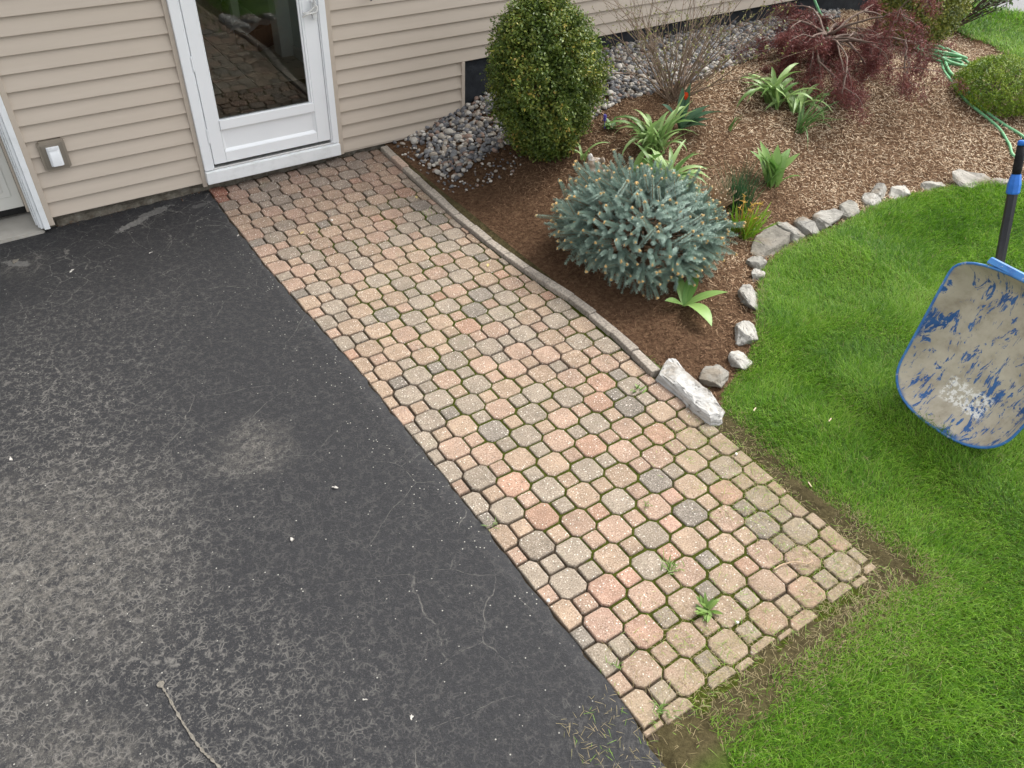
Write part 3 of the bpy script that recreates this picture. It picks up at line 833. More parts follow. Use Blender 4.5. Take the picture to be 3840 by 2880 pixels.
bevelbox("garage_back", [(-4.45, -1.1, .75, .8, -.1, 2.6)], simple("garage_dark", (.1, .1, .1), .9), gd, 0)

# ================================================================== STUFF ON THE GROUND
def ico(sub):
    bm = bmesh.new(); bmesh.ops.create_icosphere(bm, subdivisions=sub, radius=1)
    V = np.array([v.co[:] for v in bm.verts]); F = np.array([[v.index for v in f.verts] for f in bm.faces]); bm.free(); return V, F

def rotm(ax, ay, az):
    cx, sx, cy, sy, cz, sz = np.cos(ax), np.sin(ax), np.cos(ay), np.sin(ay), np.cos(az), np.sin(az)
    R = np.empty(ax.shape + (3, 3))
    R[..., 0, 0] = cz * cy; R[..., 0, 1] = cz * sy * sx - sz * cx; R[..., 0, 2] = cz * sy * cx + sz * sx
    R[..., 1, 0] = sz * cy; R[..., 1, 1] = sz * sy * sx + cz * cx; R[..., 1, 2] = sz * sy * cx - cz * sx
    R[..., 2, 0] = -sy; R[..., 2, 1] = cy * sx; R[..., 2, 2] = cy * cx
    return R

# --- river pebbles
IV, IF = ico(2)
temps = []
for k in range(9):
    r_ = np.random.default_rng(50 + k); V = IV.copy()
    for _ in range(4):
        n_ = r_.normal(size=3); n_ /= np.linalg.norm(n_); d = r_.uniform(.62, .9); s = V @ n_
        V -= np.outer(np.maximum(s - d, 0) * .8, n_)
    temps.append(V * np.array([1, r_.uniform(.68, .9), r_.uniform(.5, .7)]))
def scatter_pebbles(n, poly, box, smin, smax, thin=None, lift=0.0, seed=1):
    r_ = np.random.default_rng(seed)
    x = r_.uniform(box[0], box[1], n); y = r_.uniform(box[2], box[3], n)
    m = inpoly(x, y, poly)
    if thin is not None: m &= thin(x, y, r_.random(n))
    x, y = x[m], y[m]; n = len(x)
    s = r_.uniform(smin, smax, n) * (1 + .5 * (r_.random(n) < .08))
    z = H(x, y) + lift + s * .25 + r_.uniform(0, .02, n)
    R = rotm(r_.normal(0, .35, n), r_.normal(0, .35, n), r_.uniform(0, 6.28, n))
    k = r_.integers(0, len(temps), n); T = np.array(temps)[k] * s[:, None, None]
    V = np.einsum('nij,nvj->nvi', R, T) + np.stack([x, y, z], -1)[:, None]
    F = IF[None] + (np.arange(n) * len(IV))[:, None, None]
    var = np.repeat(r_.random(n), len(IV))
    return V.reshape(-1, 3), F.reshape(-1, 3), var
g = Gr("pebble", .7, .35)
a = g.attr('var')
c = g.ramp(a, [(0, (.10, .10, .105)), (.18, (.165, .165, .175)), (.36, (.28, .245, .205)), (.5, (.18, .185, .19)), (.62, (.34, .31, .27)), (.72, (.25, .175, .14)), (.82, (.40, .375, .335)), (.94, (.50, .475, .43)), (1, (.58, .56, .52))], 'CONSTANT')
g.col(g.mix(1.0, c, g.ramp(g.noise(70, 4, .6), [(.3, .78), (.7, 1.18)]), 'MULTIPLY')); PEB = g.mat
inh = lambda x, y, u: (y < .066) & ((x > 1.75) | (u < .35 + .65 * sm((x - 1.42) / .35) * sm((.75 + y) / .3 + .4)))
V1, F1, v1 = scatter_pebbles(9500, GRAVEL, (1.36, 6.9, -1.0, .1), .014, .0265, inh, 0, 61)
V2, F2, v2 = scatter_pebbles(700, [(1.40, 0.03), (1.38, -.95), (1.9, -1.0), (2.3, -.75), (2.0, -.5)], (1.36, 2.4, -1.0, .1), .006, .014, lambda x, y, u: (u < .8), -.004, 62)
tag(obj("gravel", fastmesh("gravel", np.vstack([V1, V2]), np.vstack([F1, F2 + len(V1)]), PEB, np.r_[v1, v2], True)), "mixed grey river pebbles banked along the foundation", "gravel", kind="stuff")

# --- wood chip mulch
def chips(n, seed, inside, lmin, lmax, wmin, wmax, box, zoff=0.0, tiltf=.35, hfun=None):
    r_ = np.random.default_rng(seed)
    x = r_.uniform(box[0], box[1], n); y = r_.uniform(box[2], box[3], n); m = inside(x, y, r_.random(n)); x, y = x[m], y[m]; n = len(x)
    l = r_.uniform(lmin, lmax, n) * (.6 + .8 * r_.random(n) ** 2) / 2; w = r_.uniform(wmin, wmax, n) / 2; t = w * .55
    T = np.zeros((n, 6, 3))
    for i, (a, b, c) in enumerate([(-1, -1, 0), (1, -.7, 0), (1, .6, 0), (-1, 1, 0), (-.9, .1, 1), (.92, -.1, 1)]):
        T[:, i, 0] = a * l * (1 + .2 * (r_.random(n) - .5)); T[:, i, 1] = b * w; T[:, i, 2] = c * t
    R = rotm(r_.normal(0, .5, n), r_.normal(0, tiltf, n), r_.uniform(0, 6.28, n))
    z = (hfun or H)(x, y) + zoff + r_.uniform(.0, .013, n)
    V = np.einsum('nij,nvj->nvi', R, T) + np.stack([x, y, z], -1)[:, None]
    Ft = np.array([(0, 1, 5), (0, 5, 4), (2, 3, 4), (2, 4, 5), (1, 2, 5), (3, 0, 4)])
    F = Ft[None] + (np.arange(n) * 6)[:, None, None]
    return V.reshape(-1, 3), F.reshape(-1, 3), x, y, n
def in_mulch(x, y, u):
    m = inpoly(x, y, BED) & ~(inpoly(x, y, GRAVEL) & (u > .10)) & (x > np.where(y > -3.22, np.interp(y, [q[1] for q in kl[::-1]], [q[0] for q in kl[::-1]]) + .036, 1.36))
    far = sm((x - 5.2) / 2.5)
    return m & (u < 1 - .6 * far)
def fresh(x, y):
    """0 = old dark fine mulch by the kerb, 1 = bleached coarse chips"""
    d = (x - 1.34) * .62 + (-(y + .9)) * .10
    f = .62 * sm((d - .15 + .35 * (vnoise(x, y, 1.7, 21) - .5)) / .75) + .38 * sm((d - .9 + .5 * (vnoise(x, y, 1.3, 22) - .5)) / 1.3)
    return np.clip(f, 0, 1)
fr_in = lambda x, y, u: in_mulch(x, y, u) & (np.random.default_rng(1).random(len(x)) < .30 + .70 * fresh(x, y))
V1, F1, x1, y1, n1 = chips(140000, 71, fr_in, .014, .044, .0026, .006, (1.34, 8.2, -3.7, .1))
v1 = np.repeat(np.clip((.24 + .66 * fresh(x1, y1)) * rng.uniform(.4, 1.4, n1) + .42 * (vnoise(x1, y1, 1.9, 8) - .5) * fresh(x1, y1), 0, 1), 6)
V2, F2, x2, y2, n2 = chips(70000, 72, lambda x, y, u: in_mulch(x, y, u) & (fresh(x, y) < .75), .008, .024, .0018, .004, (1.34, 4.2, -3.6, -.2), 0, .3)
v2 = np.repeat(np.clip((.17 + .30 * fresh(x2, y2)) * rng.uniform(.3, 1.7, n2), 0, 1), 6)
g = Gr("wood_chip", .9, .12)
a = g.attr('var')
g.col(g.ramp(a, [(0, (.040, .020, .011)), (.25, (.11, .062, .036)), (.5, (.235, .148, .090)), (.75, (.42, .30, .195)), (1, (.64, .53, .39))]))
CHIP = g.mat
tag(obj("wood_chips", fastmesh("wood_chips", np.vstack([V1, V2]), np.vstack([F1, F2 + len(V1)]), CHIP, np.r_[v1, v2])), "shredded wood chip mulch covering the bed", "mulch", kind="stuff")

# --- grass
def blades(x, y, z, h, w, lean, ang, seed=0, curl=.5):
    n = len(x); r_ = np.random.default_rng(seed)
    dx, dy = np.cos(ang), np.sin(ang); px, py = -dy, dx
    tw = r_.normal(0, .5, n); px2 = px * np.cos(tw) + dx * np.sin(tw); py2 = py * np.cos(tw) + dy * np.sin(tw)
    V = np.zeros((n, 5, 3))
    s1 = np.sin(lean); c1 = np.cos(lean); s2 = np.sin(np.minimum(lean + curl, 1.75)); c2 = np.cos(np.minimum(lean + curl, 1.75))
    V[:, 0] = np.stack([x - px2 * w, y - py2 * w, z - .004], -1); V[:, 1] = np.stack([x + px2 * w, y + py2 * w, z - .004], -1)
    mx, my, mz = x + dx * s1 * h * .55, y + dy * s1 * h * .55, z + c1 * h * .55
    V[:, 2] = np.stack([mx - px2 * w * .85, my - py2 * w * .85, mz], -1); V[:, 3] = np.stack([mx + px2 * w * .85, my + py2 * w * .85, mz], -1)
    V[:, 4] = np.stack([mx + dx * s2 * h * .5, my + dy * s2 * h * .5, mz + c2 * h * .5], -1)
    F = np.array([(0, 1, 3), (0, 3, 2), (2, 3, 4)])[None] + (np.arange(n) * 5)[:, None, None]
    return V.reshape(-1, 3), F.reshape(-1, 3)
def lawn_mask(x, y, u):
    m = ~inpoly(x, y, BED) & ~inpoly(x, y, ROAD) & (y < np.where(x < 8, -.02, 2))
    m &= ~((x < XR(y) + .02) & (y > -4.72)) & (x > np.interp(y, [-9, -5.4, -4.95, -4.72], [-.10, -.06, .10, .18]))
    nz = vnoise(x, y, 4.5, 31); nz2 = vnoise(x, y, 11, 32)
    ds = np.where((y > -4.66) & (x < 2), (x - XR(y)), 9.0)
    db = np.where((x < 1.29) & (y < -4.60), -4.70 - y, 9.0)
    dcorner = np.hypot(x - 1.28, y + 4.68)
    pr = sm((ds - .035 - .06 * nz) / .045) * sm((db - .012 - .05 * nz * (nz2 > .3)) / .05) * sm((dcorner - .07 - .05 * nz2) / .07)
    pr *= 1 - .93 * np.exp(-(((x - .916) / .055) ** 2 + ((y + 5.03) / .075) ** 2) ** 1.3)
    pr *= 1 - .97 * np.exp(-(((x - .33) / .17) ** 2 + ((y + 4.80) / .065) ** 2) ** 1.4)
    pr *= 1 - .35 * (nz2 > .82)
    return m & (u < pr)
def patchy(x, y): return .45 * vnoise(x, y, 1.6, 41) + .35 * vnoise(x, y, 5, 42) + .2 * vnoise(x, y, 13, 43)
def grow(n, box, hmin, hmax, w, seed, extra=None, tone=0.0):
    r_ = np.random.default_rng(seed)
    x = r_.uniform(box[0], box[1], n); y = r_.uniform(box[2], box[3], n)
    m = lawn_mask(x, y, r_.random(n))
    if extra is not None: m &= extra(x, y)
    x, y = x[m], y[m]; n = len(x)
    pt = patchy(x, y)
    de = np.minimum(np.where((y > -4.7), x - XR(y), 9), np.where(x < 1.45, np.abs(-4.70 - y), 9)); dl = pdist(x, y, LAWN_EDGE)
    edge = np.maximum(1 - sm((de - .05) / .22), .8 * (1 - sm(dl / .11)))
    h = r_.uniform(hmin, hmax, n) ** 1.0 * r_.uniform(.75, 1.25, n) * (.65 + .7 * vnoise(x, y, 3.1, 44)) * (1 - .35 * edge)
    ang = 6.28 * vnoise(x, y, 1.3, 45) * 1.6 + r_.normal(0, 1.15, n)
    lean = np.clip(r_.normal(.75, .28, n), .05, 1.35)
    V, F = blades(x, y, H(x, y), h, np.full(n, w) * r_.uniform(.7, 1.25, n), lean, ang, seed, .55)
    v = np.clip(.42 + .75 * (pt - .5) + r_.normal(0, .20, n) + tone, .03, .76)
    dead = r_.random(n) < (.014 + .34 * edge ** 2)
    v = np.where(dead, r_.uniform(.84, 1.0, n), v)
    return V, F, np.repeat(v, 5)
parts = [grow(300000, (-.1, 3.2, -6.1, -2.7), .024, .058, .0012, 81), grow(170000, (3.2, 5.6, -5.2, -2.6), .028, .062, .0016, 82), grow(22000, (3.2, 6.5, -7.5, -5.2), .032, .07, .0026, 86), grow(16000, (-.1, 3.2, -7.5, -6.1), .032, .07, .0022, 87), grow(36000, (5.6, 9.6, -5.0, -.02), .035, .075, .0028, 83), grow(26000, (7.4, 9.6, -2.2, 1.2), .035, .07, .0028, 84)]
off = 0; VV, FF, vv = [], [], []
for V, F, v in parts: VV.append(V); FF.append(F + off); vv.append(v); off += len(V)
GRASS = leafmat("grass_blade", [(0, (.035, .115, .007)), (.3, (.090, .225, .011)), (.5, (.155, .335, .018)), (.72, (.27, .45, .055)), (.80, (.24, .32, .08)), (.86, (.26, .22, .10)), (1, (.40, .32, .18))], .45, .3, .45)
tag(obj("grass", fastmesh("grass", np.vstack(VV), np.vstack(FF), GRASS, np.concatenate(vv))), "green lawn grass around wheelbarrow and path end", "grass", kind="stuff")

# --- dry clippings and thatch lying on the lower path corner and in the soil trench
def clip_in(x, y, u):
    a = sm((x - .75) / .5) * sm((-3.35 - y) / .5) + sm((-4.15 - y) / .5) * sm((x + .1) / .4)
    b = vnoise(x, y, 6, 51)
    inp = (x > -.12) & (x < XR(y) + .17) & (y > -4.98)
    onasph = (x < 0) & (y < -4.45)
    return inp & (u < np.clip(a * (b * 1.25), 0, 1)) | (onasph & (u < .25) & (x > -.30 - .0))
r_ = np.random.default_rng(91); n = 20000
x = r_.uniform(-.3, 1.5, n); y = r_.uniform(-5.0, -3.3, n); m = clip_in(x, y, r_.random(n)); x, y = x[m], y[m]; n = len(x)
zz = np.maximum(np.where((x < XR(y)) & (y > -4.72), .003, H(x, y) + .004), .001)
V, F = blades(x, y, zz + .003, r_.uniform(.012, .045, n), np.full(n, .0009), np.full(n, 1.45) + r_.normal(0, .08, n), r_.uniform(0, 6.28, n), 5, .1)
V = V.reshape(-1, 5, 3); V[:, :, 2] = np.maximum(V[:, :, 2], zz[:, None] + .0005); V = V.reshape(-1, 3)
v = np.repeat(np.where(r_.random(n) < .22, r_.uniform(.4, .75, n), r_.uniform(.84, 1, n)), 5)
tag(obj("dry_clippings", fastmesh("dry_clippings", V, F, GRASS, v)), "dry grass clippings strewn over the lower path corner", "clippings", kind="stuff")
# chips spilled on the path along the kerb, grit by the house
V, F, x, y, n = chips(1500, 95, lambda x, y, u: (x < XR(y) + .0) & (x > XR(y) - .10 - .25 * (vnoise(x, y, 3, 77) > .68)) & (u < .25 + .75 * (vnoise(x, y, 5, 78) > .55)), .006, .026, .0016, .0035, (.85, 1.33, -3.2, .06), .002, .12, lambda x, y: x * 0)
tag(obj("mulch_litter", fastmesh("mulch_litter", V, F, CHIP, np.repeat(np.random.default_rng(4).uniform(.05, .6, n), 6))), "scraps of mulch fallen on the path beside the kerb", "mulch litter", kind="stuff")
V, F, x, y, n = chips(900, 96, lambda x, y, u: (y > .055 - .10 * u ** 3), .004, .016, .002, .005, (-1.05, 1.3, -.06, .088), .0, .3, lambda x, y: x * 0)
tag(obj("wall_litter", fastmesh("wall_litter", V, F, CHIP, np.repeat(np.random.default_rng(5).uniform(.0, .45, n), 6))), "crumbs and dead leaves along the wall base", "litter", kind="stuff")

# ================================================================== PLANTS
def ground(x, y): return float(H(x, y))

def leaf_mesh(L, W, th0, droop, mat, p=1.4, fold=.35, seg=8, shape='strap', twist=0.0, wave=0.0):
    V, F = [], []; x = z = 0.0
    for i in range(seg + 1):
        t = i / seg
        th = th0 + droop * t ** p
        if i: x += math.sin(th) * L / seg; z += math.cos(th) * L / seg
        if shape == 'strap': w = W * (.55 + .45 * min(1, t * 4)) * (1 - max(0, (t - .55) / .45) ** 1.7)
        elif shape == 'broad': w = W * (.30 + .70 * math.sin(min(1, t * 1.75) * math.pi / 2)) * (1 - max(0, (t - .5) / .5) ** 2.0)
        else: w = W * (1 - t ** 2)
        w = max(w, .0006)
        nx, nz = -math.cos(th), math.sin(th)
        tw = twist * t + wave * math.sin(t * 9)
        ux, uz = nx * math.sin(tw), nz * math.sin(tw)
        cy = math.cos(tw)
        f = fold * w
        V += [(x + ux * w + nx * f, -w * cy, z + uz * w + nz * f), (x, 0, z), (x - ux * w + nx * f, w * cy, z - uz * w + nz * f)]
    for i in range(seg):
        a = 3 * i; F += [(a, a + 3, a + 4, a + 1), (a + 1, a + 4, a + 5, a + 2)]
    return pymesh("leaf", V, F, mat, True)

def plant_leaf_mat(name, lo, hi, rough=.42, stripes=90):
    g = Gr(name, rough, .4)
    oc = g.objc()
    n = g.noise(stripes, 3, .5, v=g.map(oc, scale=(.06, 1, .06)))
    rndm = g.info('Random')
    f = g.math('ADD', g.math('MULTIPLY', n, .45), g.math('MULTIPLY', rndm, .55))
    c = g.ramp(f, [(.2, lo), (.75, hi)])
    g.col(c)
    t = g.N.new('ShaderNodeBsdfTranslucent'); g.L.new(c, t.inputs[0])
    m = g.N.new('ShaderNodeMixShader'); m.inputs[0].default_value = .28
    g.L.new(g.b.outputs[0], m.inputs[1]); g.L.new(t.outputs[0], m.inputs[2]); g.L.new(m.outputs[0], g.N['Material Output'].inputs[0])
    return g.mat
LILY = plant_leaf_mat("lily_leaf", (.085, .18, .035), (.33, .47, .18))
LILYD = plant_leaf_mat("lily_leaf_dark", (.05, .13, .030), (.17, .29, .09))
TULIP = plant_leaf_mat("tulip_leaf", (.028, .085, .045), (.075, .155, .085), .5)
BROAD = plant_leaf_mat("broad_leaf", (.10, .22, .045), (.23, .37, .105))
CHIVE = plant_leaf_mat("chive_leaf", (.012, .055, .022), (.045, .12, .045))
YG = plant_leaf_mat("yellow_green_leaf", (.09, .20, .010), (.22, .34, .020))

def clump(name, loc, label, cat, n, L, W, th, droop, mat, seed, az=None, spread=.03, group=None, fold=.35, shape='strap', p=1.4, wave=0, seg=8, twist=.5):
    r = random.Random(seed)
    t = tag(empty(name, (loc[0], loc[1], ground(loc[0], loc[1]) - .004)), label, cat, group)
    for i in range(n):
        me = leaf_mesh(r.uniform(*L), r.uniform(*W) / 2, r.uniform(*th), r.uniform(*droop), mat, p, fold, seg, shape, r.uniform(-twist, twist), wave)
        a = r.uniform(0, 2 * math.pi) if az is None else r.uniform(*az)
        rr = spread * math.sqrt(r.random()); b = r.uniform(0, 6.28)
        obj("leaf", me, t, (rr * math.cos(b), rr * math.sin(b), 0), (0, 0, a))
    return t

G_L = "strap-leaved perennials in the bed"
clump("lily_clump", (2.78, -1.49), "bright green strap-leaved clump in front of the red tulip", "lily clump", 44, (.24, .46), (.024, .038), (.05, .45), (.6, 2.6), LILY, 1, spread=.085, group=G_L)
clump("lily_clump", (4.10, -1.42), "arching strap-leaved clump left of the red maple trunk", "lily clump", 20, (.32, .5), (.034, .05), (.1, .5), (1.0, 2.5), LILY, 2, spread=.06, group=G_L)
clump("lily_clump", (4.26, -1.52), "drooping strap-leaved clump nearest below the red maple", "lily clump", 20, (.30, .5), (.032, .046), (.2, .7), (1.0, 2.4), LILY, 3, spread=.05, group=G_L)
clump("lily_clump", (4.07, -1.74), "thin-leaved dark green clump below the red maple", "lily clump", 26, (.24, .42), (.010, .017), (.15, .75), (.5, 1.7), LILYD, 4, spread=.03, group=G_L, az=(-2.4, 1.2))
clump("lily_clump", (2.55, -1.86), "pale green arching clump directly behind the blue spruce", "lily clump", 34, (.28, .46), (.024, .04), (.1, .5), (.8, 2.8), LILY, 5, spread=.08, group=G_L)
clump("lily_clump", (2.30, -1.27), "small three-leaved arching sprout at the boxwood's right foot", "lily clump", 5, (.16, .28), (.016, .022), (.2, .5), (.8, 2.0), LILY, 6, spread=.02, group=G_L)
clump("sprout", (3.49, -1.56), "pair of narrow upright sprouts alone in the mulch", "sprout", 4, (.12, .22), (.016, .022), (.2, .6), (.1, .3), LILYD, 7, az=(-1.2, .2), spread=.03)
clump("bud_shoot", (2.82, -1.24), "short fat green shoot left of the bright strap-leaved clump", "shoot", 4, (.07, .10), (.016, .022), (.1, .25), (-.1, .1), LILYD, 8, az=(2.0, 3.4), spread=.004, fold=.8)
clump("broadleaf_plant", (3.36, -2.14), "tall light green broad-leaved plant behind the dark chives", "broadleaf plant", 20, (.20, .36), (.055, .08), (.05, .75), (.1, .9), BROAD, 9, spread=.05, shape='broad', fold=.3)
t = tag(empty("broadleaf_plant", (1.85, -2.84, ground(1.85, -2.84))), "low plant of five broad leaves at the spruce's lower right", "broadleaf plant")
for (a, L, W, th, dr) in ((-.62, .27, .085, .85, .55), (.55, .26, .08, .9, .25), (2.9, .16, .055, .8, .6), (-1.75, .30, .105, .75, 1.3), (1.1, .22, .06, .95, .3), (-.2, .2, .045, 1.15, .25)):
    obj("leaf", leaf_mesh(L, W / 2, th, dr, BROAD, 1.2, .28, 9, 'broad', .25), t, (0, 0, .01), (0, 0, a))
clump("broadleaf_plant", (2.44, -1.64), "two-leaved plant showing between stone figure and pale clump", "broadleaf plant", 4, (.22, .32), (.05, .06), (.3, .8), (.3, 1.0), BROAD, 10, az=(-1.2, .6), spread=.02, shape='broad')
clump("chive_clump", (2.93, -2.22), "dense dark blue-green chive tuft right of the cut stubble", "chives", 150, (.22, .36), (.004, .0065), (.02, .5), (.05, .5), CHIVE, 11, spread=.085, shape='needle', seg=4, fold=.5)
t = clump("hyacinth_clump", (2.76, -2.43), "yellow-green clump with withered flower heads beside the spruce", "hyacinth clump", 70, (.14, .26), (.010, .016), (.1, 1.0), (.1, .6), YG, 12, spread=.09, seg=5, fold=.45)
DRYF = simple("withered_flower", (.42, .27, .07), .9, .1, .3, 60)
r = random.Random(5)
for i in range(9):
    a = r.uniform(0, 6.28); d = r.uniform(.02, .11); bx_, by_ = d * math.cos(a), d * math.sin(a); h = r.uniform(.17, .24)
    mb = MB(); V, F = tube_vf([(bx_ * .5, by_ * .5, .02), (bx_, by_, h)], [.003, .002], 5); mb.add(V, F)
    for k in range(9):
        q = Vector((r.gauss(0, .012), r.gauss(0, .012), r.gauss(0, .012)))
        V, F = tube_vf([Vector((bx_, by_, h)), Vector((bx_, by_, h)) + q], [.004, .001], 4); mb.add(V, F)
    obj("flower_stalk", mb.mesh("flower_stalk", DRYF), t)

# tulip
t = tag(empty("tulip", (3.10, -1.40, ground(3.10, -1.40))), "red-orange tulip with wide blue-green leaves under the bare shrub", "tulip")
for (a, L, W, th, dr) in ((-.75, .34, .085, .7, .7), (-.2, .30, .09, .75, .5), (-1.4, .26, .08, .9, .5), (1.0, .30, .07, .3, .3), (2.6, .26, .07, .4, .6), (.4, .34, .07, .12, .15), (3.6, .22, .06, .5, .7), (-.5, .26, .08, 1.0, .5)):
    obj("leaf", leaf_mesh(L, W / 2, th, dr, TULIP, 1.3, .4, 9, 'broad', .3, .16), t, (0, 0, 0), (0, 0, a))
V, F = tube_vf([(0, 0, 0), (.01, .01, .15), (.03, .02, .22)], [.005, .004, .004], 6)
obj("stem", pymesh("stem", V, F, TULIP, True), t)
RED = simple("tulip_petal", (.72, .085, .028), .5, .3, .2, 30)
for i in range(7):
    me = leaf_mesh(.058, .017, .35, -.55 + .25 * (i % 3), RED, 1, .5, 6, 'broad')
    obj("petal", me, t, (.03, .02, .215), (0, 0, i * 2 * math.pi / 7))
# small rosette with a violet flower spike
t = clump("rosette_weed", (2.67, -1.13), "low leafy rosette with one violet flower right of the boxwood", "rosette", 16, (.06, .11), (.022, .032), (.7, 1.3), (.1, .4), LILYD, 14, spread=.02, shape='broad')
mb = MB(); V, F = tube_vf([(-.05, .03, 0), (-.055, .035, .09)], [.003, .002], 5); mb.add(V, F)
for k in range(26):
    z = .06 + .045 * k / 26; a = k * 2.4; V, F = tube_vf([(-.055, .035, z), (-.055 + .013 * math.cos(a), .035 + .013 * math.sin(a), z + .003)], [.003, .004], 4); mb.add(V, F)
obj("flower_spike", mb.mesh("flower_spike", simple("violet", (.12, .10, .42), .6)), t)

# cut-back stubble
t = tag(empty("grass_stubble", (2.76, -2.09, ground(2.76, -2.09))), "cut-back tan grass stubble between pale clump and chives", "grass stubble")
STUB = simple("dry_stem", (.42, .31, .21), .85, .15, .3, 40)
STUBT = simple("dry_stem_cut", (.60, .49, .36), .9, .1, .2, 60)
r = random.Random(9)
for i in range(170):
    a = r.uniform(0, 6.28); d = .11 * math.sqrt(r.random()); l = r.uniform(.09, .19); lean = d / .11 * .75 + r.uniform(-.15, .25)
    b = Vector((d * math.cos(a), d * math.sin(a), -.01)); tip = b + Vector((math.cos(a) * math.sin(lean), math.sin(a) * math.sin(lean), math.cos(lean))) * l
    V, F = tube_vf([b, (b + tip) / 2 + Vector((r.uniform(-.004, .004), r.uniform(-.004, .004), 0)), tip], r.uniform(.0028, .0045), 5)
    obj("cut_stem", pymesh("cut_stem", V, F, [STUB, STUBT], False, [0] * (len(F) - 1) + [1]), t)

# ------------------------------------------------------------------ leafy shrubs
def leaf_cloud(P, Nrm, size, rr, jitter=.7, aspect=.5):
    """small folded oval leaves at points P, facing roughly along Nrm"""
    n = len(P)
    d = Nrm + rr.normal(0, jitter, (n, 3)); d /= np.linalg.norm(d, axis=1, keepdims=True)
    u = np.cross(d, rr.normal(size=(n, 3))); u /= np.linalg.norm(u, axis=1, keepdims=True) + 1e-9
    v = np.cross(d, u); s = size * rr.uniform(.65, 1.25, n)[:, None]
    V = np.stack([P, P + u * s * .5 + v * s * aspect * .5 + d * s * .10, P + u * s, P + u * s * .5 - v * s * aspect * .5 + d * s * .10], 1)
    F = np.array([(0, 1, 2), (0, 2, 3)])[None] + (np.arange(n) * 4)[:, None, None]
    return V.reshape(-1, 3), F.reshape(-1, 3)

def shrub(name, loc, label, cat, prof, height, nsprig, per, leafsize, mats, seed, lean=(0, 0), lump=.12, stemcol=(.12, .085, .06), inner=.35, sprigl=.05, aspect=.5):
    """prof: list of (height fraction, radius); leaves sit on short sprigs spread through the outer shell"""
    rr = np.random.default_rng(seed); r = random.Random(seed)
    z0 = ground(*loc); t = tag(empty(name, (loc[0], loc[1], z0 - .01)), label, cat)
    hs_, rs_ = zip(*prof)
    def rad(h, a):
        b = np.interp(h, hs_, rs_)
        return b * (1 + lump * (np.sin(3 * a + 5 * h + seed) * .4 + np.sin(7 * a - 11 * h) * .35 + np.sin(13 * a + 17 * h) * .35))
    w = np.interp(np.linspace(0, 1, 200), hs_, rs_); cdf = np.cumsum(w + .05); cdf /= cdf[-1]
    h = np.interp(rr.random(nsprig), cdf, np.linspace(0, 1, 200)); a = rr.uniform(0, 6.283, nsprig)
    depth = 1 - inner * rr.random(nsprig) ** 1.8
    R_ = rad(h, a) * depth
    dr = np.gradient(np.interp(np.linspace(0, 1, 200), hs_, rs_), height / 199); sl = np.interp(h, np.linspace(0, 1, 200), dr)
    Nr = np.stack([np.cos(a), np.sin(a), -sl + .25], -1); Nr /= np.linalg.norm(Nr, axis=1, keepdims=True)
    P = np.stack([R_ * np.cos(a) + lean[0] * h, R_ * np.sin(a) + lean[1] * h, h * height], -1)
    dirs = Nr + rr.normal(0, .35, P.shape); dirs /= np.linalg.norm(dirs, axis=1, keepdims=True)
    base = P - dirs * sprigl * .4
    k = np.tile(np.linspace(0, 1, per), (nsprig, 1)) + rr.uniform(-.05, .05, (nsprig, per))
    LP = base[:, None] + dirs[:, None] * (k * sprigl)[..., None] + rr.normal(0, leafsize * .28, (nsprig, per, 3))
    LN = np.repeat(dirs[:, None], per, 1) * .7 + np.array([0, 0, .35])
    V, F = leaf_cloud(LP.reshape(-1, 3), LN.reshape(-1, 3), leafsize, rr, .75, aspect)
    tone = np.repeat(np.repeat(rr.random(nsprig) * .6, per) + rr.random(nsprig * per) * .4, 4)
    tone = np.clip(tone + .12 * np.repeat(np.repeat(np.sin(a * 4 + h * 9), per), 4), 0, 1)
    obj("foliage", fastmesh("foliage", V, F, mats, tone), t)
    mb = MB()
    for i in range(14):
        a_ = r.uniform(0, 6.28); q = [Vector((.02 * math.cos(a_), .02 * math.sin(a_), -.02))]
        for s in range(1, 6):
            hh = s / 5 * r.uniform(.75, .95); rad_ = float(np.interp(hh, hs_, rs_)) * .62 * (s / 5) ** .6
            q.append(Vector((rad_ * math.cos(a_ + .25 * r.random()) + lean[0] * hh, rad_ * math.sin(a_) + lean[1] * hh, hh * height)))
        V, F = tube_vf(q, [.014, .012, .009, .007, .005, .003], 5); mb.add(V, F)
    obj("stems", mb.mesh("stems", simple("stem_" + name, stemcol, .9), True), t)
    return t

BOX = leafmat("boxwood_leaf", [(0, (.038, .070, .012)), (.35, (.080, .130, .022)), (.65, (.145, .195, .034)), (.88, (.24, .27, .05)), (.97, (.42, .37, .07)), (1, (.42, .28, .07))], .42, .35, .3)
shrub("boxwood", (2.20, -.93), "tall rounded dark green boxwood beside the pebbles", "boxwood", [(0, .15), (.08, .23), (.22, .315), (.38, .36), (.52, .375), (.66, .35), (.8, .29), (.92, .20), (1.0, .07)], 1.06, 8500, 8, .024, BOX, 101, lean=(-.055, .04), lump=.24, inner=.5, sprigl=.085, aspect=.55)
YSH = leafmat("golden_leaf", [(0, (.05, .08, .014)), (.4, (.13, .16, .024)), (.75, (.28, .29, .050)), (1, (.46, .44, .13))], .4, .4, .15)
shrub("golden_shrub", (6.62, -.92), "yellow-green rounded shrub behind the red maple", "shrub", [(0, .18), (.15, .31), (.4, .39), (.65, .37), (.85, .26), (1, .08)], .80, 3800, 7, .026, YSH, 102, lump=.12, inner=.4, sprigl=.07)
MND = leafmat("mound_leaf", [(0, (.045, .105, .008)), (.4, (.12, .21, .015)), (.75, (.25, .36, .028)), (1, (.44, .52, .07))], .42, .35, .2)
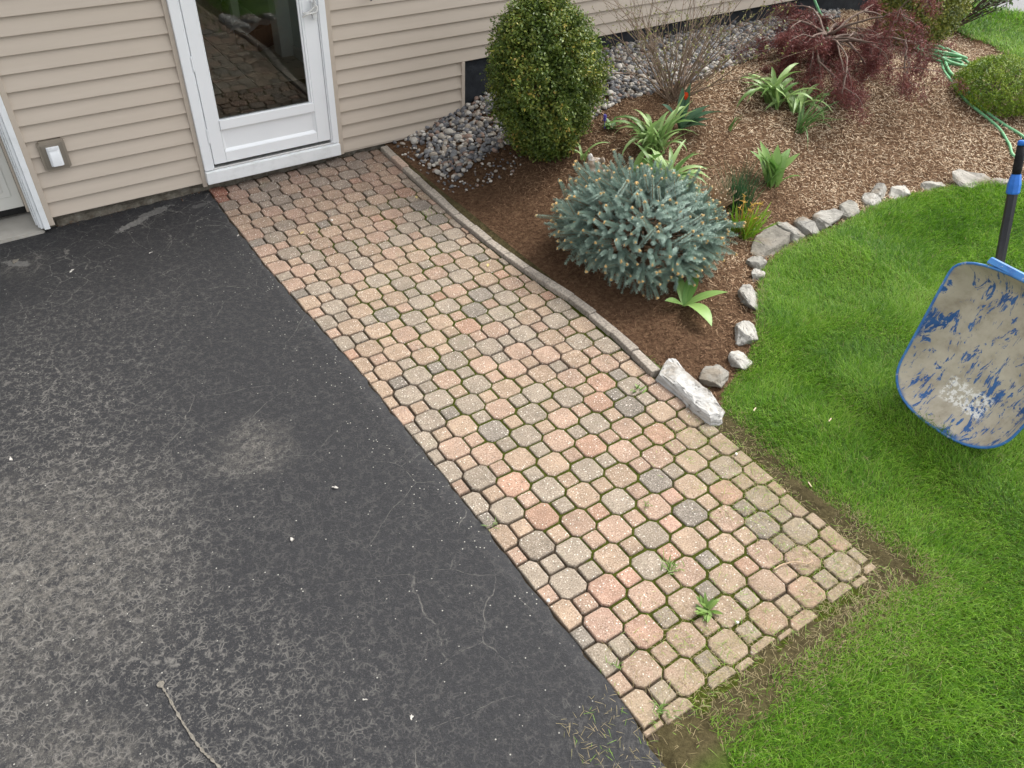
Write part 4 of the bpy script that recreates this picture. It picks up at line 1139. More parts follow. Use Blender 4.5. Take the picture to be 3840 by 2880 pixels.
shrub("mound_shrub", (6.10, -2.16), "low bright lime-green mound shrub beside the hose", "shrub", [(0, .30), (.2, .365), (.45, .36), (.7, .29), (.88, .18), (1, .05)], .35, 4200, 8, .017, MND, 103, lump=.07, inner=.35, sprigl=.045, aspect=.4)

# ------------------------------------------------------------------ bare many-stemmed shrub
def stems_shrub(name, loc, label, nstem, height, spread, barkc, seed, leafm, nleaf, leafsize, az=None, r0=.0065, forks=3, base=.07, budname="buds"):
    r = random.Random(seed); rr = np.random.default_rng(seed)
    t = tag(empty(name, (loc[0], loc[1], ground(*loc) - .01)), label, "shrub")
    mb = MB(); tips = []
    def grow_(p, d, l, rad, depth):
        n = 5; q = [p]
        for s in range(n):
            d = (d + Vector((r.gauss(0, .09), r.gauss(0, .09), r.gauss(.02, .06)))).normalized(); q.append(q[-1] + d * l / n)
        V, F = tube_vf(q, [rad * (1 - .5 * i / n) for i in range(n + 1)], 4); mb.add(V, F)
        for i in range(1, n + 1): tips.append((q[i], d))
        if depth:
            for k in range(r.choice([1, 2, 2])):
                i = r.randint(2, n)
                d2 = (d + Vector((r.gauss(0, .42), r.gauss(0, .42), r.gauss(.1, .25)))).normalized()
                grow_(q[i], d2, l * r.uniform(.35, .65), rad * .58, depth - 1)
    for i in range(nstem):
        a = r.uniform(0, 6.28) if az is None else r.uniform(*az)
        ln = spread * math.sqrt(r.random()); b = Vector((base * r.gauss(0, .6), base * r.gauss(0, .6), 0))
        d = Vector((math.sin(ln) * math.cos(a), math.sin(ln) * math.sin(a), math.cos(ln)))
        grow_(b, d, height * r.uniform(.5, .85), r0 * r.uniform(.6, 1.1), forks)
    g_ = simple("bark_" + name, barkc, .85, .2, .35, 30)
    obj("stems", mb.mesh("stems", g_), t)
    sel = [tips[r.randrange(len(tips))] for _ in range(nleaf)]
    P = np.array([s[0][:] for s in sel]); D = np.array([s[1][:] for s in sel])
    V, F = leaf_cloud(P + rr.normal(0, .004, P.shape), D, leafsize, rr, .6, .45)
    obj(budname, fastmesh(budname, V, F, leafm, np.repeat(rr.random(nleaf), 4)), t)
    return t
BUD = leafmat("bud_leaf", [(0, (.12, .13, .04)), (.6, (.22, .24, .07)), (1, (.34, .33, .12))], .5, .3, .2)
stems_shrub("bare_shrub", (3.36, -1.04), "leafless twiggy shrub with upright brown stems in front of the pebbles", 60, .90, 1.0, (.21, .155, .115), 111, BUD, 1500, .020, r0=.0058)
GRN = leafmat("arch_leaf", [(0, (.03, .07, .02)), (.6, (.07, .13, .035)), (1, (.13, .20, .06))], .5, .3, .2)
stems_shrub("arching_shrub", (7.86, -.60), "leggy dark-stemmed shrub at the bed's far corner by the road", 26, .95, .95, (.075, .05, .042), 112, GRN, 700, .045, az=(-1.9, .9), r0=.011, forks=2, budname="leaves")

# ------------------------------------------------------------------ weeping red maple
mx_, my_ = 4.89, -1.19
mz_ = ground(mx_, my_)
maple = tag(empty("red_maple", (mx_, my_, mz_ - .02)), "low weeping maple with fine dark red foliage", "maple tree")
r = random.Random(31); rr = np.random.default_rng(31)
BARK = simple("maple_bark", (.17, .125, .105), .85, .2, .35, 25, .5)
V, F = tube_vf([(0, 0, 0), (.008, .0, .12), (-.005, .01, .24), (.01, .0, .33)], [.036, .030, .028, .030], 9)
obj("trunk", pymesh("trunk", V, F, BARK, True), maple)
mb = MB(); tw = []
def mbranch(p, d, l, rad, depth, droop):
    n = 7; q = [p]
    for s in range(n):
        d = (d + Vector((r.gauss(0, .16), r.gauss(0, .16), r.gauss(0, .1) - droop * s / n))).normalized()
        nx = q[-1] + d * l / n
        if nx.z < .06: nx.z = .06; d.z = abs(d.z) * .2
        q.append(nx)
    V, F = tube_vf(q, [rad * (1 - .6 * i / n) for i in range(n + 1)], 5 if rad > .006 else 4); mb.add(V, F)
    for i in range(2, n + 1): tw.append((q[i], d.copy(), depth))
    if depth:
        for k in range(3):
            i = r.randint(2, n); d2 = (d + Vector((r.gauss(0, .55), r.gauss(0, .55), r.gauss(.05, .3)))).normalized()
            mbranch(q[i], d2, l * r.uniform(.45, .75), rad * .55, depth - 1, droop * 1.25)
for i in range(16):
    a = i * 2 * math.pi / 16 + r.uniform(-.2, .2); up = r.uniform(.0, .6)
    mbranch(Vector((0, 0, r.uniform(.26, .34))), Vector((math.cos(a), math.sin(a), up)).normalized(), (.40 + .28 * max(0, math.cos(a + 1.45))) * r.uniform(.8, 1.1), .013, 3, .22)
obj("branches", mb.mesh("branches", BARK, True), maple)
cand = [q for q in tw if q[2] <= 1]
n = 40000
sel = [cand[r.randrange(len(cand))] for _ in range(n // 10)]
P0 = np.array([s[0][:] for s in sel]); P0 = np.repeat(P0, 10, 0) + rr.normal(0, .022, (len(P0) * 10, 3))
P0[:, 2] = np.maximum(P0[:, 2], .015)
D0 = rr.normal(size=P0.shape) + np.array([0, 0, -.5])
V, F = leaf_cloud(P0, D0, .034, rr, .4, .13)
MAPL = leafmat("maple_leaf", [(0, (.080, .024, .024)), (.5, (.165, .046, .044)), (.85, (.25, .085, .072)), (1, (.33, .17, .11))], .5, .3, .25)
obj("foliage", fastmesh("foliage", V, F, MAPL, np.repeat(np.repeat(rr.random(len(P0) // 10), 10) * .7 + .3 * rr.random(len(P0)), 4)), maple)

# ------------------------------------------------------------------ blue spruce
sx, sy = 1.985, -2.27
sz = ground(sx, sy)
spruce = tag(empty("blue_spruce", (sx, sy, sz - .01)), "dwarf blue spruce globe with tan buds beside the kerb", "spruce")
r = random.Random(41); rr = np.random.default_rng(41)
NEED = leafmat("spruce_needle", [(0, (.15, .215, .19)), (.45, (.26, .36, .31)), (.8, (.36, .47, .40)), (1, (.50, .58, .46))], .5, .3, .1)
TWIG = simple("spruce_twig", (.33, .19, .085), .8, .2, .25, 60)
BUDM = simple("spruce_bud", (.58, .38, .16), .7, .25, .25, 80)
def shoot_mesh(L, nneed, k, dense=True):
    r_ = np.random.default_rng(200 + k)
    bend = r_.uniform(-.12, .12, 2)
    def axis(t): return np.stack([bend[0] * L * t ** 2, bend[1] * L * t ** 2, L * t], -1)
    t = np.sort(r_.uniform(.0, 1.0, nneed)); a = r_.uniform(0, 6.283, nneed) ; A = axis(t)
    out = np.stack([np.cos(a), np.sin(a), np.zeros(nneed)], -1)
    fw = .18 + .30 * t[:, None] ** 3
    d = out + np.array([0, 0, 1]) * fw + r_.normal(0, .12, (nneed, 3)); d /= np.linalg.norm(d, axis=1, keepdims=True)
    l = r_.uniform(.0155, .022, nneed)[:, None] * (1 - .25 * t[:, None])
    s = np.cross(d, [0, 0, 1.0]); s /= np.linalg.norm(s, axis=1, keepdims=True) + 1e-9
    w = .0011
    cur = np.array([0, 0, 1]) * l * .12
    V = np.stack([A - s * w, A + s * w, A + d * l * .6 + s * w, A + d * l * .6 - s * w, A + d * l + cur], 1).reshape(-1, 3)
    F = (np.array([(0, 1, 2), (0, 2, 3), (3, 2, 4)])[None] + (np.arange(nneed) * 5)[:, None, None]).reshape(-1, 3)
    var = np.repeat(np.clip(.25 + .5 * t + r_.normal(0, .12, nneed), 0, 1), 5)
    mi = [0] * len(F)
    if dense:
        tv, tf = tube_vf([axis(np.array(q)) for q in (0, .5, 1.0)], [.0026, .0022, .0016], 5, False)
        o = len(V); V = np.vstack([V, np.array([v[:] for v in tv])]); var = np.r_[var, np.zeros(len(tv))]
        tf3 = [x for f in tf for x in ((f[0], f[1], f[2]), (f[0], f[2], f[3]))]
        F = np.vstack([F, np.array(tf3) + o]); mi += [1] * len(tf3)
        OV, OF = ico(1)
        tip = axis(np.array(1.0))
        for b in range(3 + k % 3):
            an = b * 2.1; c = tip + (np.array([.0055 * math.cos(an), .0055 * math.sin(an), .001]) if b else np.array([0, 0, .004]))
            o = len(V); V = np.vstack([V, OV * np.array([.0042, .0042, .0062]) + c]); var = np.r_[var, np.zeros(len(OV))]; F = np.vstack([F, OF + o]); mi += [2] * len(OF)
    return V, F, var, mi
sh = []
for k in range(8):
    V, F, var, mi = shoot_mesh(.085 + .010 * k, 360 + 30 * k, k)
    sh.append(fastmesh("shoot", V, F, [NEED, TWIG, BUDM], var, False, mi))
def sp_surf(az, el):
    """outline of the flattened globe: el from -0.6 (skirt) to pi/2 (top)"""
    R0 = .50 + .03 * math.sin(3 * az + 1) + .02 * math.sin(5 * az)
    h0 = .22
    ce, se = math.cos(el), math.sin(el)
    if se >= 0: return Vector((R0 * ce * math.cos(az), R0 * ce * math.sin(az), h0 + (.245 - .11 * ce * math.cos(az + .45)) * se))
    return Vector((R0 * (ce ** .8) * math.cos(az), R0 * (ce ** .8) * math.sin(az), h0 + .22 * se))
def place_shoot(me, base, d, roll, s, parent):
    o = obj("shoot", me, parent, base)
    q = d.to_track_quat('Z', 'Y'); o.rotation_mode = 'QUATERNION'
    o.rotation_quaternion = q @ Vector((0, 0, 1)).rotation_difference(Vector((0, 0, 1)))
    o.scale = (s * .92, s * .92, s * 1.05); return o
cnt = 0; ga = math.pi * (3 - math.sqrt(5)); NS = 292
for i in range(NS):
    se = 1 - 1.75 * (i + .5) / NS
    el = math.asin(max(-.75, se)); az = i * ga + r.uniform(-.15, .15)
    p_ = sp_surf(az, el)
    nrm = Vector((math.cos(el) * math.cos(az), math.cos(el) * math.sin(az), .75 * math.sin(el) + .12)).normalized()
    d = (nrm + Vector((r.gauss(0, .48), r.gauss(0, .48), r.gauss(.12, .30)))).normalized()
    s = r.uniform(.9, 1.3)
    if r.random() < .08: s *= 1.25
    place_shoot(r.choice(sh), p_ - d * .085 * s * r.uniform(.6, 1.25), d, 0, s, spruce)
# upright leaders and long side sprays
for (az, el, k) in ((2.4, .9, 1.5), (2.2, .7, 1.4), (1.6, 1.1, 1.35), (2.9, .35, 1.4), (-.65, .1, 1.5), (-.8, .3, 1.4), (2.6, .1, 1.4), (.2, .5, 1.3)):
    p_ = sp_surf(az, el); d = Vector((math.cos(az) * .6, math.sin(az) * .6, .55 if el > .3 else .12)).normalized()
    place_shoot(r.choice(sh[4:]), p_ - d * .03, d, 0, k * .85, spruce)
# inner sprays, one mesh
tv = []; tf = []; tvar = []; off = 0
lib = [shoot_mesh(.12, 170, 20 + k, False) for k in range(4)]
for i in range(900):
    az = r.uniform(0, 6.28); el = math.asin(r.uniform(-.7, .98)); k = r.uniform(.68, .99)
    p_ = sp_surf(az, el); p_ = Vector((p_.x * k, p_.y * k, .05 + (p_.z - .05) * (k + .03)))
    d = Vector((math.cos(az) + r.gauss(0, .5), math.sin(az) + r.gauss(0, .5), math.sin(el) + r.gauss(0, .4))).normalized()
    M_ = np.array(d.to_track_quat('Z', 'Y').to_matrix()); V, F, var, mi = lib[i % 4]
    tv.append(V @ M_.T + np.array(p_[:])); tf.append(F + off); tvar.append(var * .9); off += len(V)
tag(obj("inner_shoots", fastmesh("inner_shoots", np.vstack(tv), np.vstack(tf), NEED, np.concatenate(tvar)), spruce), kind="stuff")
mb = MB()
V, F = tube_vf([(0, 0, -.02), (0, 0, .2), (.01, 0, .38)], [.035, .025, .012], 8); mb.add(V, F)
for i in range(46):
    az = i * ga; el = r.uniform(-.5, 1.2); p_ = sp_surf(az, el) * .9
    V, F = tube_vf([(0, 0, r.uniform(.05, .25)), p_ * .5 + Vector((0, 0, .05)), p_], [.010, .006, .003], 5); mb.add(V, F)
obj("branches", mb.mesh("branches", simple("spruce_bark", (.10, .065, .04), .9), True), spruce)

# ================================================================== STONES, TOOLS, SMALL THINGS
g = Gr("limestone", .88, .2)
oc = g.info('Color')
n1 = g.noise(9, 6, .65); n2 = g.noise(60, 5, .7)
c = g.mix(1.0, oc, g.ramp(n1, [(.25, .62), (.5, 1.0), (.75, 1.25)]), 'MULTIPLY')
c = g.mix(g.rng(n2, .60, .74, 0, .6), c, (.10, .095, .085))
c = g.mix(g.rng(g.noise(22, 5, .75), .56, .66, 0, .8), c, (.085, .08, .072))
c = g.mix(g.rng(g.noise(6, 4, .6, v=g.map(g.pos(), loc=(3, 1, 4))), .50, .66, 0, .55), c, (.16, .125, .085))
g.col(c); g.bump(g.math('ADD', n1, g.math('MULTIPLY', n2, .35)), .9, .012)
LIME = g.mat
def rock_mesh(seed, a, b, c):
    """angular broken slab: hull of scattered points, edges knocked off, faces roughened"""
    r = random.Random(seed); bm = bmesh.new()
    for i in range(20):
        th = r.uniform(0, 6.283); k = r.uniform(.78, 1.0); zz = r.choice([-1, -.6, .55, .8, 1, 1])
        sh_ = 1 if zz < .9 else r.uniform(.5, .88)
        ct, st_ = math.cos(th), math.sin(th); q = (abs(ct) ** 3 + abs(st_) ** 3) ** (-1 / 3)
        bm.verts.new((a * q * ct * k * sh_, b * q * st_ * k * sh_, c * (zz + r.uniform(-.12, .12))))
    res = bmesh.ops.convex_hull(bm, input=bm.verts[:])
    bmesh.ops.delete(bm, geom=list({g_ for g_ in list(res['geom_unused']) + list(res['geom_interior']) if isinstance(g_, bmesh.types.BMVert)}), context='VERTS')
    bmesh.ops.dissolve_limit(bm, angle_limit=.12, verts=bm.verts[:], edges=bm.edges[:])
    bmesh.ops.bevel(bm, geom=bm.edges[:], offset=min(a, b, c) * .10, segments=1, affect='EDGES')
    bmesh.ops.triangulate(bm, faces=bm.faces[:])
    bmesh.ops.subdivide_edges(bm, edges=[e for e in bm.edges if e.calc_length() > .03], cuts=2, use_grid_fill=True)
    bmesh.ops.triangulate(bm, faces=bm.faces[:])
    for v in bm.verts:
        p_ = v.co; k = .0035 * math.sin(p_.x * 60 + seed) * math.sin(p_.y * 53) + .004 * math.sin(p_.z * 95 + p_.x * 25)
        v.co += v.normal * k + Vector((r.gauss(0, .0012), r.gauss(0, .0012), r.gauss(0, .0015)))
    me = bpy.data.meshes.new("edging_stone"); bm.to_mesh(me); bm.free(); me.materials.append(LIME); return me
def rock(loc, dims, rz, label, seed, col=(.46, .45, .43), tilt=(0, 0), sink=.36):
    me = rock_mesh(seed, dims[0] * .52, dims[1] * .52, dims[2] * .30)
    r = random.Random(seed); z0 = ground(loc[0], loc[1])
    o = tag(obj("edging_stone", me, None, (loc[0], loc[1], z0 + dims[2] * (.36 - sink) + .012), (r.gauss(0, .14), r.gauss(0, .14), rz)), label, "stone", "limestone rocks edging the lawn")
    o.color = (col[0] * .60, col[1] * .59, col[2] * .56, 1); return o
A, B_, C_ = (.56, .55, .53), (.40, .385, .36), (.34, .32, .29)
rock((1.545, -3.39), (.22, .16, .09), .5, "flat grey stone between big slab and the lawn", 301, B_)
rock((1.75, -3.385), (.17, .12, .10), 1.1, "small white pointed stone above the flat grey one", 302, (.60, .59, .57))
rock((1.975, -3.225), (.25, .14, .12), .75, "white stone halfway between big slab and round pebble pair", 303, (.55, .54, .52))
rock((2.265, -2.985), (.30, .15, .13), .78, "long upright pale stone at the lawn's left curve", 304, (.50, .49, .47))
rock((2.485, -2.835), (.12, .10, .10), .2, "small round stone, lower of the pair on the curve", 305, A)
rock((2.575, -2.735), (.15, .12, .11), 1.2, "small round stone, upper of the pair on the curve", 306, (.46, .45, .43))
rock((2.85, -2.615), (.42, .24, .12), .35, "large flat brown-grey slab on the lawn's curve", 307, C_)
rock((3.06, -2.595), (.18, .24, .15), .3, "upright grey stone right of the large flat slab", 308, (.42, .41, .39))
rock((3.20, -2.605), (.18, .24, .15), -.2, "grey stone leaning on its upright left neighbour", 309, (.38, .375, .36))
rock((3.42, -2.62), (.30, .20, .15), .0, "rounded pale grey boulder at the middle of the curve", 310, (.47, .46, .44))
rock((3.66, -2.615), (.22, .17, .13), .3, "angular grey stone right of the rounded boulder", 311, (.42, .41, .38))
rock((3.94, -2.60), (.24, .14, .13), .8, "white stone with its darker twin above", 312, (.58, .57, .55))
rock((4.08, -2.535), (.19, .15, .14), .6, "lichen-grey stone set back in the mulch", 313, (.44, .43, .41))
rock((4.24, -2.62), (.26, .14, .10), .2, "flat white stone half buried in the mulch edge", 314, (.55, .54, .51))
rock((4.56, -2.68), (.22, .13, .08), -.1, "low buried pale stone near wheelbarrow handle", 315, (.50, .49, .46))
rock((4.86, -2.79), (.36, .22, .16), -.25, "broad pale boulder left of the wheelbarrow handle", 316, (.50, .48, .45))
rock((5.06, -2.94), (.26, .17, .11), -.4, "low grey stone behind the wheelbarrow handle", 317, (.46, .44, .42))
# the big white slab at the end of the kerb: an outline of its own
outl = [(1.288, -3.235), (1.375, -3.185), (1.435, -3.155), (1.462, -3.185), (1.432, -3.27), (1.425, -3.40), (1.420, -3.51), (1.385, -3.625), (1.335, -3.665), (1.28, -3.635), (1.272, -3.52), (1.297, -3.39)]
cx = sum(a for a, b in outl) / 12; cy = sum(b for a, b in outl) / 12
bm = bmesh.new(); r = random.Random(77)
rings = []
for (k, z) in ((1.02, -.06), (1.03, .0), (1.0, .030), (.93, .048), (.6, .054)):
    rings.append([bm.verts.new(((a - cx) * k + r.uniform(-.004, .004), (b - cy) * k + r.uniform(-.004, .004), z + r.uniform(-.006, .006))) for a, b in outl])
for q in range(4):
    for i in range(12): bm.faces.new((rings[q][i], rings[q][(i + 1) % 12], rings[q + 1][(i + 1) % 12], rings[q + 1][i]))
bm.faces.new(rings[4])
bmesh.ops.triangulate(bm, faces=bm.faces[:]); bmesh.ops.subdivide_edges(bm, edges=bm.edges[:], cuts=2, use_grid_fill=True)
for v in bm.verts: v.co += Vector((r.gauss(0, .0022), r.gauss(0, .0022), r.gauss(0, .0028)))
bmesh.ops.recalc_face_normals(bm, faces=bm.faces[:])
me = bpy.data.meshes.new("edging_stone"); bm.to_mesh(me); bm.free(); me.materials.append(LIME)
o = tag(obj("edging_stone", me, None, (cx, cy, 0)), "big elongated white slab at the kerb's lower end", "stone", "limestone rocks edging the lawn"); o.color = (.40, .395, .38, 1)

# ------------------------------------------------------------------ stone animal figure half hidden by the spruce
bm = bmesh.new()
def blob(c, s, rz_=0, sub=3):
    ret = bmesh.ops.create_icosphere(bm, subdivisions=sub, radius=1)
    M_ = Matrix.Translation(c) @ Matrix.Rotation(rz_, 4, 'Z') @ Matrix.Diagonal((*s, 1))
    bmesh.ops.transform(bm, matrix=M_, verts=ret['verts'])
blob((0, 0, .08), (.11, .075, .08)); blob((-.075, 0, .115), (.06, .058, .075)); blob((-.10, 0, .205), (.070, .062, .058)); blob((-.155, 0, .19), (.038, .040, .030))
blob((-.10, .045, .255), (.020, .018, .030)); blob((-.10, -.045, .255), (.020, .018, .030))
for s in (-1, 1): blob((-.12, .04 * s, .025), (.055, .026, .024)); blob((.04, .07 * s, .045), (.06, .03, .045)); blob((-.142, .040 * s, .222), (.013, .013, .013), 0, 2)
me = bpy.data.meshes.new("stone_figure"); bm.to_mesh(me); bm.free()
g = Gr("weathered_cast", .95, .1)
n = g.noise(28, 6, .7)
g.col(g.mix(g.rng(g.noise(20, 5), .5, .65), g.ramp(n, [(.3, (.14, .105, .075)), (.7, (.29, .235, .175))]), g.ramp(n, [(.35, (.20, .19, .18)), (.6, (.52, .51, .49))]))); g.bump(n, .9, .01)
me.materials.append(g.mat)
o = tag(obj("stone_figure", me, None, (2.20, -1.58, ground(2.20, -1.58) - .005), (0, 0, .45)), "weathered stone animal figure peeking out behind the blue spruce", "garden figure")
md = o.modifiers.new("r", 'REMESH'); md.mode = 'VOXEL'; md.voxel_size = .006; md.use_smooth_shade = True
md = o.modifiers.new("s", 'SMOOTH'); md.iterations = 6; md.factor = .5

# ------------------------------------------------------------------ green garden hose
def hz(x, y, o_=.012): return (x, y, ground(x, y) + o_)
g = Gr("hose_green", .5, .35)
g.col(g.ramp(g.noise(40, 3), [(.3, (.10, .30, .14)), (.7, (.19, .44, .23))])); HG = g.mat
hose = tag(empty("garden_hose", (6.4, -1.45, ground(6.4, -1.45))), "green garden hose coiled under the maple and trailing past the mound shrub", "hose")
def hose_part(name, pts, rad=.0115):
    q = [Vector(p) - hose.location for p in catmull(pts, 8)]
    V, F = tube_vf(q, rad, 8); obj(name, pymesh(name, V, F, HG, True), hose)
hose_part("hose_run", [hz(5.54, -3.15), hz(5.70, -2.9), hz(5.81, -2.64), hz(5.81, -2.46), hz(5.815, -2.26), hz(5.88, -2.02), hz(6.02, -1.80), hz(6.28, -1.57), hz(6.46, -1.44)])
hose_part("hose_run", [hz(5.9, -3.0), hz(5.50, -2.80), hz(5.60, -2.64), hz(5.71, -2.48), hz(5.745, -2.33), hz(5.78, -2.08), hz(5.92, -1.85), hz(6.18, -1.61), hz(6.42, -1.42)])
hose_part("hose_run", [hz(5.83, -2.12, .03), hz(5.95, -1.90, .035), hz(6.14, -1.68, .04), hz(6.36, -1.49, .04), hz(6.44, -1.40, .05)])
r = random.Random(3)
for i in range(5):
    cx_, cy_ = 6.50 + r.uniform(-.05, .05), -1.33 + r.uniform(-.05, .05); ra, rb = r.uniform(.15, .22), r.uniform(.07, .11); an = 2.5 + r.uniform(-.25, .25)
    pts = [];
    for k in range(15):
        t_ = k / 14 * 6.2; a_, b_ = ra * math.cos(t_), rb * math.sin(t_)
        x, y = cx_ + a_ * math.cos(an) - b_ * math.sin(an), cy_ + a_ * math.sin(an) + b_ * math.cos(an)
        pts.append(hz(x, y, .014 + .02 * i + .012 * math.sin(t_ * 2 + i)))
    hose_part("hose_coil", pts)
hose_part("hose_coil", [hz(6.45, -1.36, .12), hz(6.62, -1.32, .10), hz(6.80, -1.38, .05), hz(6.78, -1.50, .03), hz(6.62, -1.55, .03), hz(6.42, -1.50, .05), hz(6.3, -1.44, .08)])
hose_part("hose_run", [hz(6.25, -1.78, .02), hz(6.10, -1.88, .02), hz(6.02, -1.98, .015), hz(6.0, -2.1, .012)])
V, F = tube_vf(catmull([(5.86, -.60, .28), (5.82, -.45, .45), (5.78, -.25, .68), (5.75, -.05, .95), (5.74, .03, 1.15)], 6), .0115, 8)
tag(obj("hanging_hose", pymesh("hanging_hose", V, F, HG, True)), "grey-green hose end rising behind the red maple to the wall", "hose")

# ------------------------------------------------------------------ wheelbarrow, tipped onto its nose
S0 = Vector((2.180, -4.285, .045)); Sx = Vector((.265, -.005, .70)).normalized(); Wy = Vector((.04, 1, 0)); Wy = (Wy - Sx * Wy.dot(Sx)).normalized(); Nn = Wy.cross(Sx)
if Nn.x > 0: Nn = -Nn
wb = tag(empty("wheelbarrow", (2.6, -4.28, .03)), "scuffed blue wheelbarrow tipped onto its nose with dried cement inside", "wheelbarrow")
def wbp(s, w, d): return S0 + Sx * s + Wy * w - Nn * d - wb.location
TL = .80
def half(s): return .300 + .065 * max(0, min(1, s / TL))   # half width of the rim along its length
def rim_outline():
    pts = []
    for i in range(33):
        u = .5 - .5 * math.cos(math.pi * i / 32); s = TL * u
        a = 1 - min(1, s / .21); b = 1 - min(1, (TL - s) / .13)
        w = half(s) * (max(0, 1 - a ** 2.5)) ** (1 / 2.5) * (max(0, 1 - b ** 2.6)) ** (1 / 2.6)
        pts.append((s, w))
    return pts + [(s, -w) for s, w in reversed(pts[1:-1])]
def ringpts(f):
    """f: 0 = rim, 1 = pan floor"""
    base = rim_outline()
    out = []
    cs = TL * .54
    for (s, w) in base:
        t = s / TL
        shr = f
        s2 = s + (cs - s) * (.42 * shr if s < cs else .27 * shr)
        w2 = w * (1 - .30 * shr)
        dep = .185 * (math.sin(f * math.pi / 2) ** .9) * (.80 + .2 * t)
        out.append(wbp(s2, w2, dep))
    return out
V, F = [], []; rings = [ringpts(f) for f in (0, .12, .3, .5, .7, .85, .95, 1.0)]
n = len(rings[0])
for rg in rings: V += rg
for k in range(len(rings) - 1):
    for i in range(n): F.append((k * n + i, k * n + (i + 1) % n, (k + 1) * n + (i + 1) % n, (k + 1) * n + i))
cen = [sum((p_ for p_ in rings[-1]), Vector()) / n]
last = (len(rings) - 1) * n
for kk in (.6, .25):
    V += [cen[0] + (p_ - cen[0]) * kk for p_ in rings[-1]]
    b = len(V) - n
    for i in range(n): F.append((last + i, last + (i + 1) % n, b + (i + 1) % n, b + i))
    last = b
V.append(cen[0]); F += [(last + i, last + (i + 1) % n, len(V) - 1) for i in range(n)]
g = Gr("tray", .62, .35)
oc = g.objc()
ax = g.sep(g.map(oc, loc=(0, 0, 0)))
e_s = g.N.new('ShaderNodeVectorMath'); e_s.operation = 'DOT_PRODUCT'; g.put(oc, e_s.inputs[0]); e_s.inputs[1].default_value = Sx
e_w = g.N.new('ShaderNodeVectorMath'); e_w.operation = 'DOT_PRODUCT'; g.put(oc, e_w.inputs[0]); e_w.inputs[1].default_value = Wy
so = (S0 - wb.location).dot(Sx); wo_ = (S0 - wb.location).dot(Wy)
ss = g.math('SUBTRACT', e_s.outputs['Value'], so); ww = g.math('SUBTRACT', e_w.outputs['Value'], wo_)
uv = g.comb(ss, ww, 0.0)
n1 = g.noise(5, 6, .68, v=uv); st1 = g.noise(13, 5, .7, v=g.map(uv, scale=(.6, 1.5, 1), rot=(0, 0, .5)), dist=1.6); st2 = g.noise(30, 4, .7, v=g.map(uv, scale=(.35, 2.2, 1), rot=(0, 0, .85)))
cem = g.ramp(g.noise(8, 6, .65, v=uv), [(.28, (.30, .255, .185)), (.5, (.48, .43, .335)), (.75, (.58, .53, .42))])
blue = g.ramp(g.noise(18, 4, v=uv), [(.3, (.020, .075, .24)), (.7, (.040, .15, .38))])
cover = g.math('ADD', g.math('MULTIPLY', st1, .55), g.math('ADD', g.math('MULTIPLY', n1, .35), g.math('MULTIPLY', st2, .22)))
bl_f = g.rng(cover, .582, .622)
rimd = g.attr('var')
bl_f = g.math('MAXIMUM', bl_f, g.rng(g.math('ADD', rimd, g.math('MULTIPLY', g.math('SUBTRACT', n1, .5), .9)), .90, 1.10))
c = g.mix(bl_f, cem, blue)
# torn remains of a white sticker low on the pan
inx = g.math('MULTIPLY', g.rng(ss, .10, .125), g.rng(ss, .245, .22)); iny = g.math('MULTIPLY', g.rng(ww, -.125, -.105), g.rng(ww, .125, .10))
stk = g.math('MULTIPLY', g.math('MULTIPLY', inx, iny), g.rng(g.noise(42, 5, .75, v=uv), .48, .54))
c = g.mix(g.math('MULTIPLY', stk, .9), c, (.85, .83, .78))
g.col(c); g.rough(g.mix(bl_f, (.8, .8, .8), (.42, .42, .42))); g.bump(g.math('ADD', g.noise(30, 5, .7, v=uv), g.math('MULTIPLY', bl_f, -.3)), .5, .004)
TRAY = g.mat
vr = [1.0] * n + [.85] * n + [.5] * n + [.15] * n; vr += [0.0] * (len(V) - len(vr))
me = pymesh("tray", V, F, TRAY, True)
at = me.attributes.new('var', 'FLOAT', 'POINT'); at.data.foreach_set('value', np.array(vr, np.float32))
o = obj("tray", me, wb)
md = o.modifiers.new("s", 'SUBSURF'); md.levels = 1; md.render_levels = 1
md = o.modifiers.new("t", 'SOLIDIFY'); md.thickness = .004; md.offset = 0
g = Gr("blue_paint", .38, .45)
n1 = g.noise(16, 5, .7)
c = g.ramp(n1, [(.3, (.022, .10, .32)), (.6, (.045, .19, .46))])
c = g.mix(g.rng(g.noise(34, 5, .75), .57, .66, 0, .85), c, (.42, .42, .40)); g.col(c); BLUE = g.mat
rp = [p_ for p_ in ringpts(0)]; rp = rp + [rp[0], rp[1]]
V, F = tube_vf(rp, .0065, 8, False); obj("rim", pymesh("rim", V, F, BLUE, True), wb)
# folded lip over the rear edge
lip = [(TL - .004, w) for w in np.linspace(-.23, .23, 15)]
V, F = [], []
for (s, w) in lip:
    V += [wbp(s + .006, w, -.006), wbp(s + .030, w, .004), wbp(s + .034, w, .022), wbp(s + .026, w, .024), wbp(s + .022, w, .008), wbp(s, w, .004)]
for i in range(14):
    for j in range(6): F.append((i * 6 + j, i * 6 + (j + 1) % 6, (i + 1) * 6 + (j + 1) % 6, (i + 1) * 6 + j))
F += [tuple(range(5, -1, -1)), tuple(range(84, 90))]
obj("rear_lip", pymesh("rear_lip", V, F, BLUE), wb)
g = Gr("black_tube", .42, .45)
c = g.mix(g.rng(g.noise(26, 6, .75), .64, .72, 0, .6), g.ramp(g.noise(6, 3), [(.3, (.010, .011, .014)), (.7, (.020, .022, .03))]), (.42, .41, .38)); g.col(c); BLK = g.mat
GRIP = simple("grip_rubber", (.014, .014, .015), .75, .2, .4, 90, .6)
BCAP = simple("blue_plastic", (.02, .15, .55), .4, .4, .15, 40)
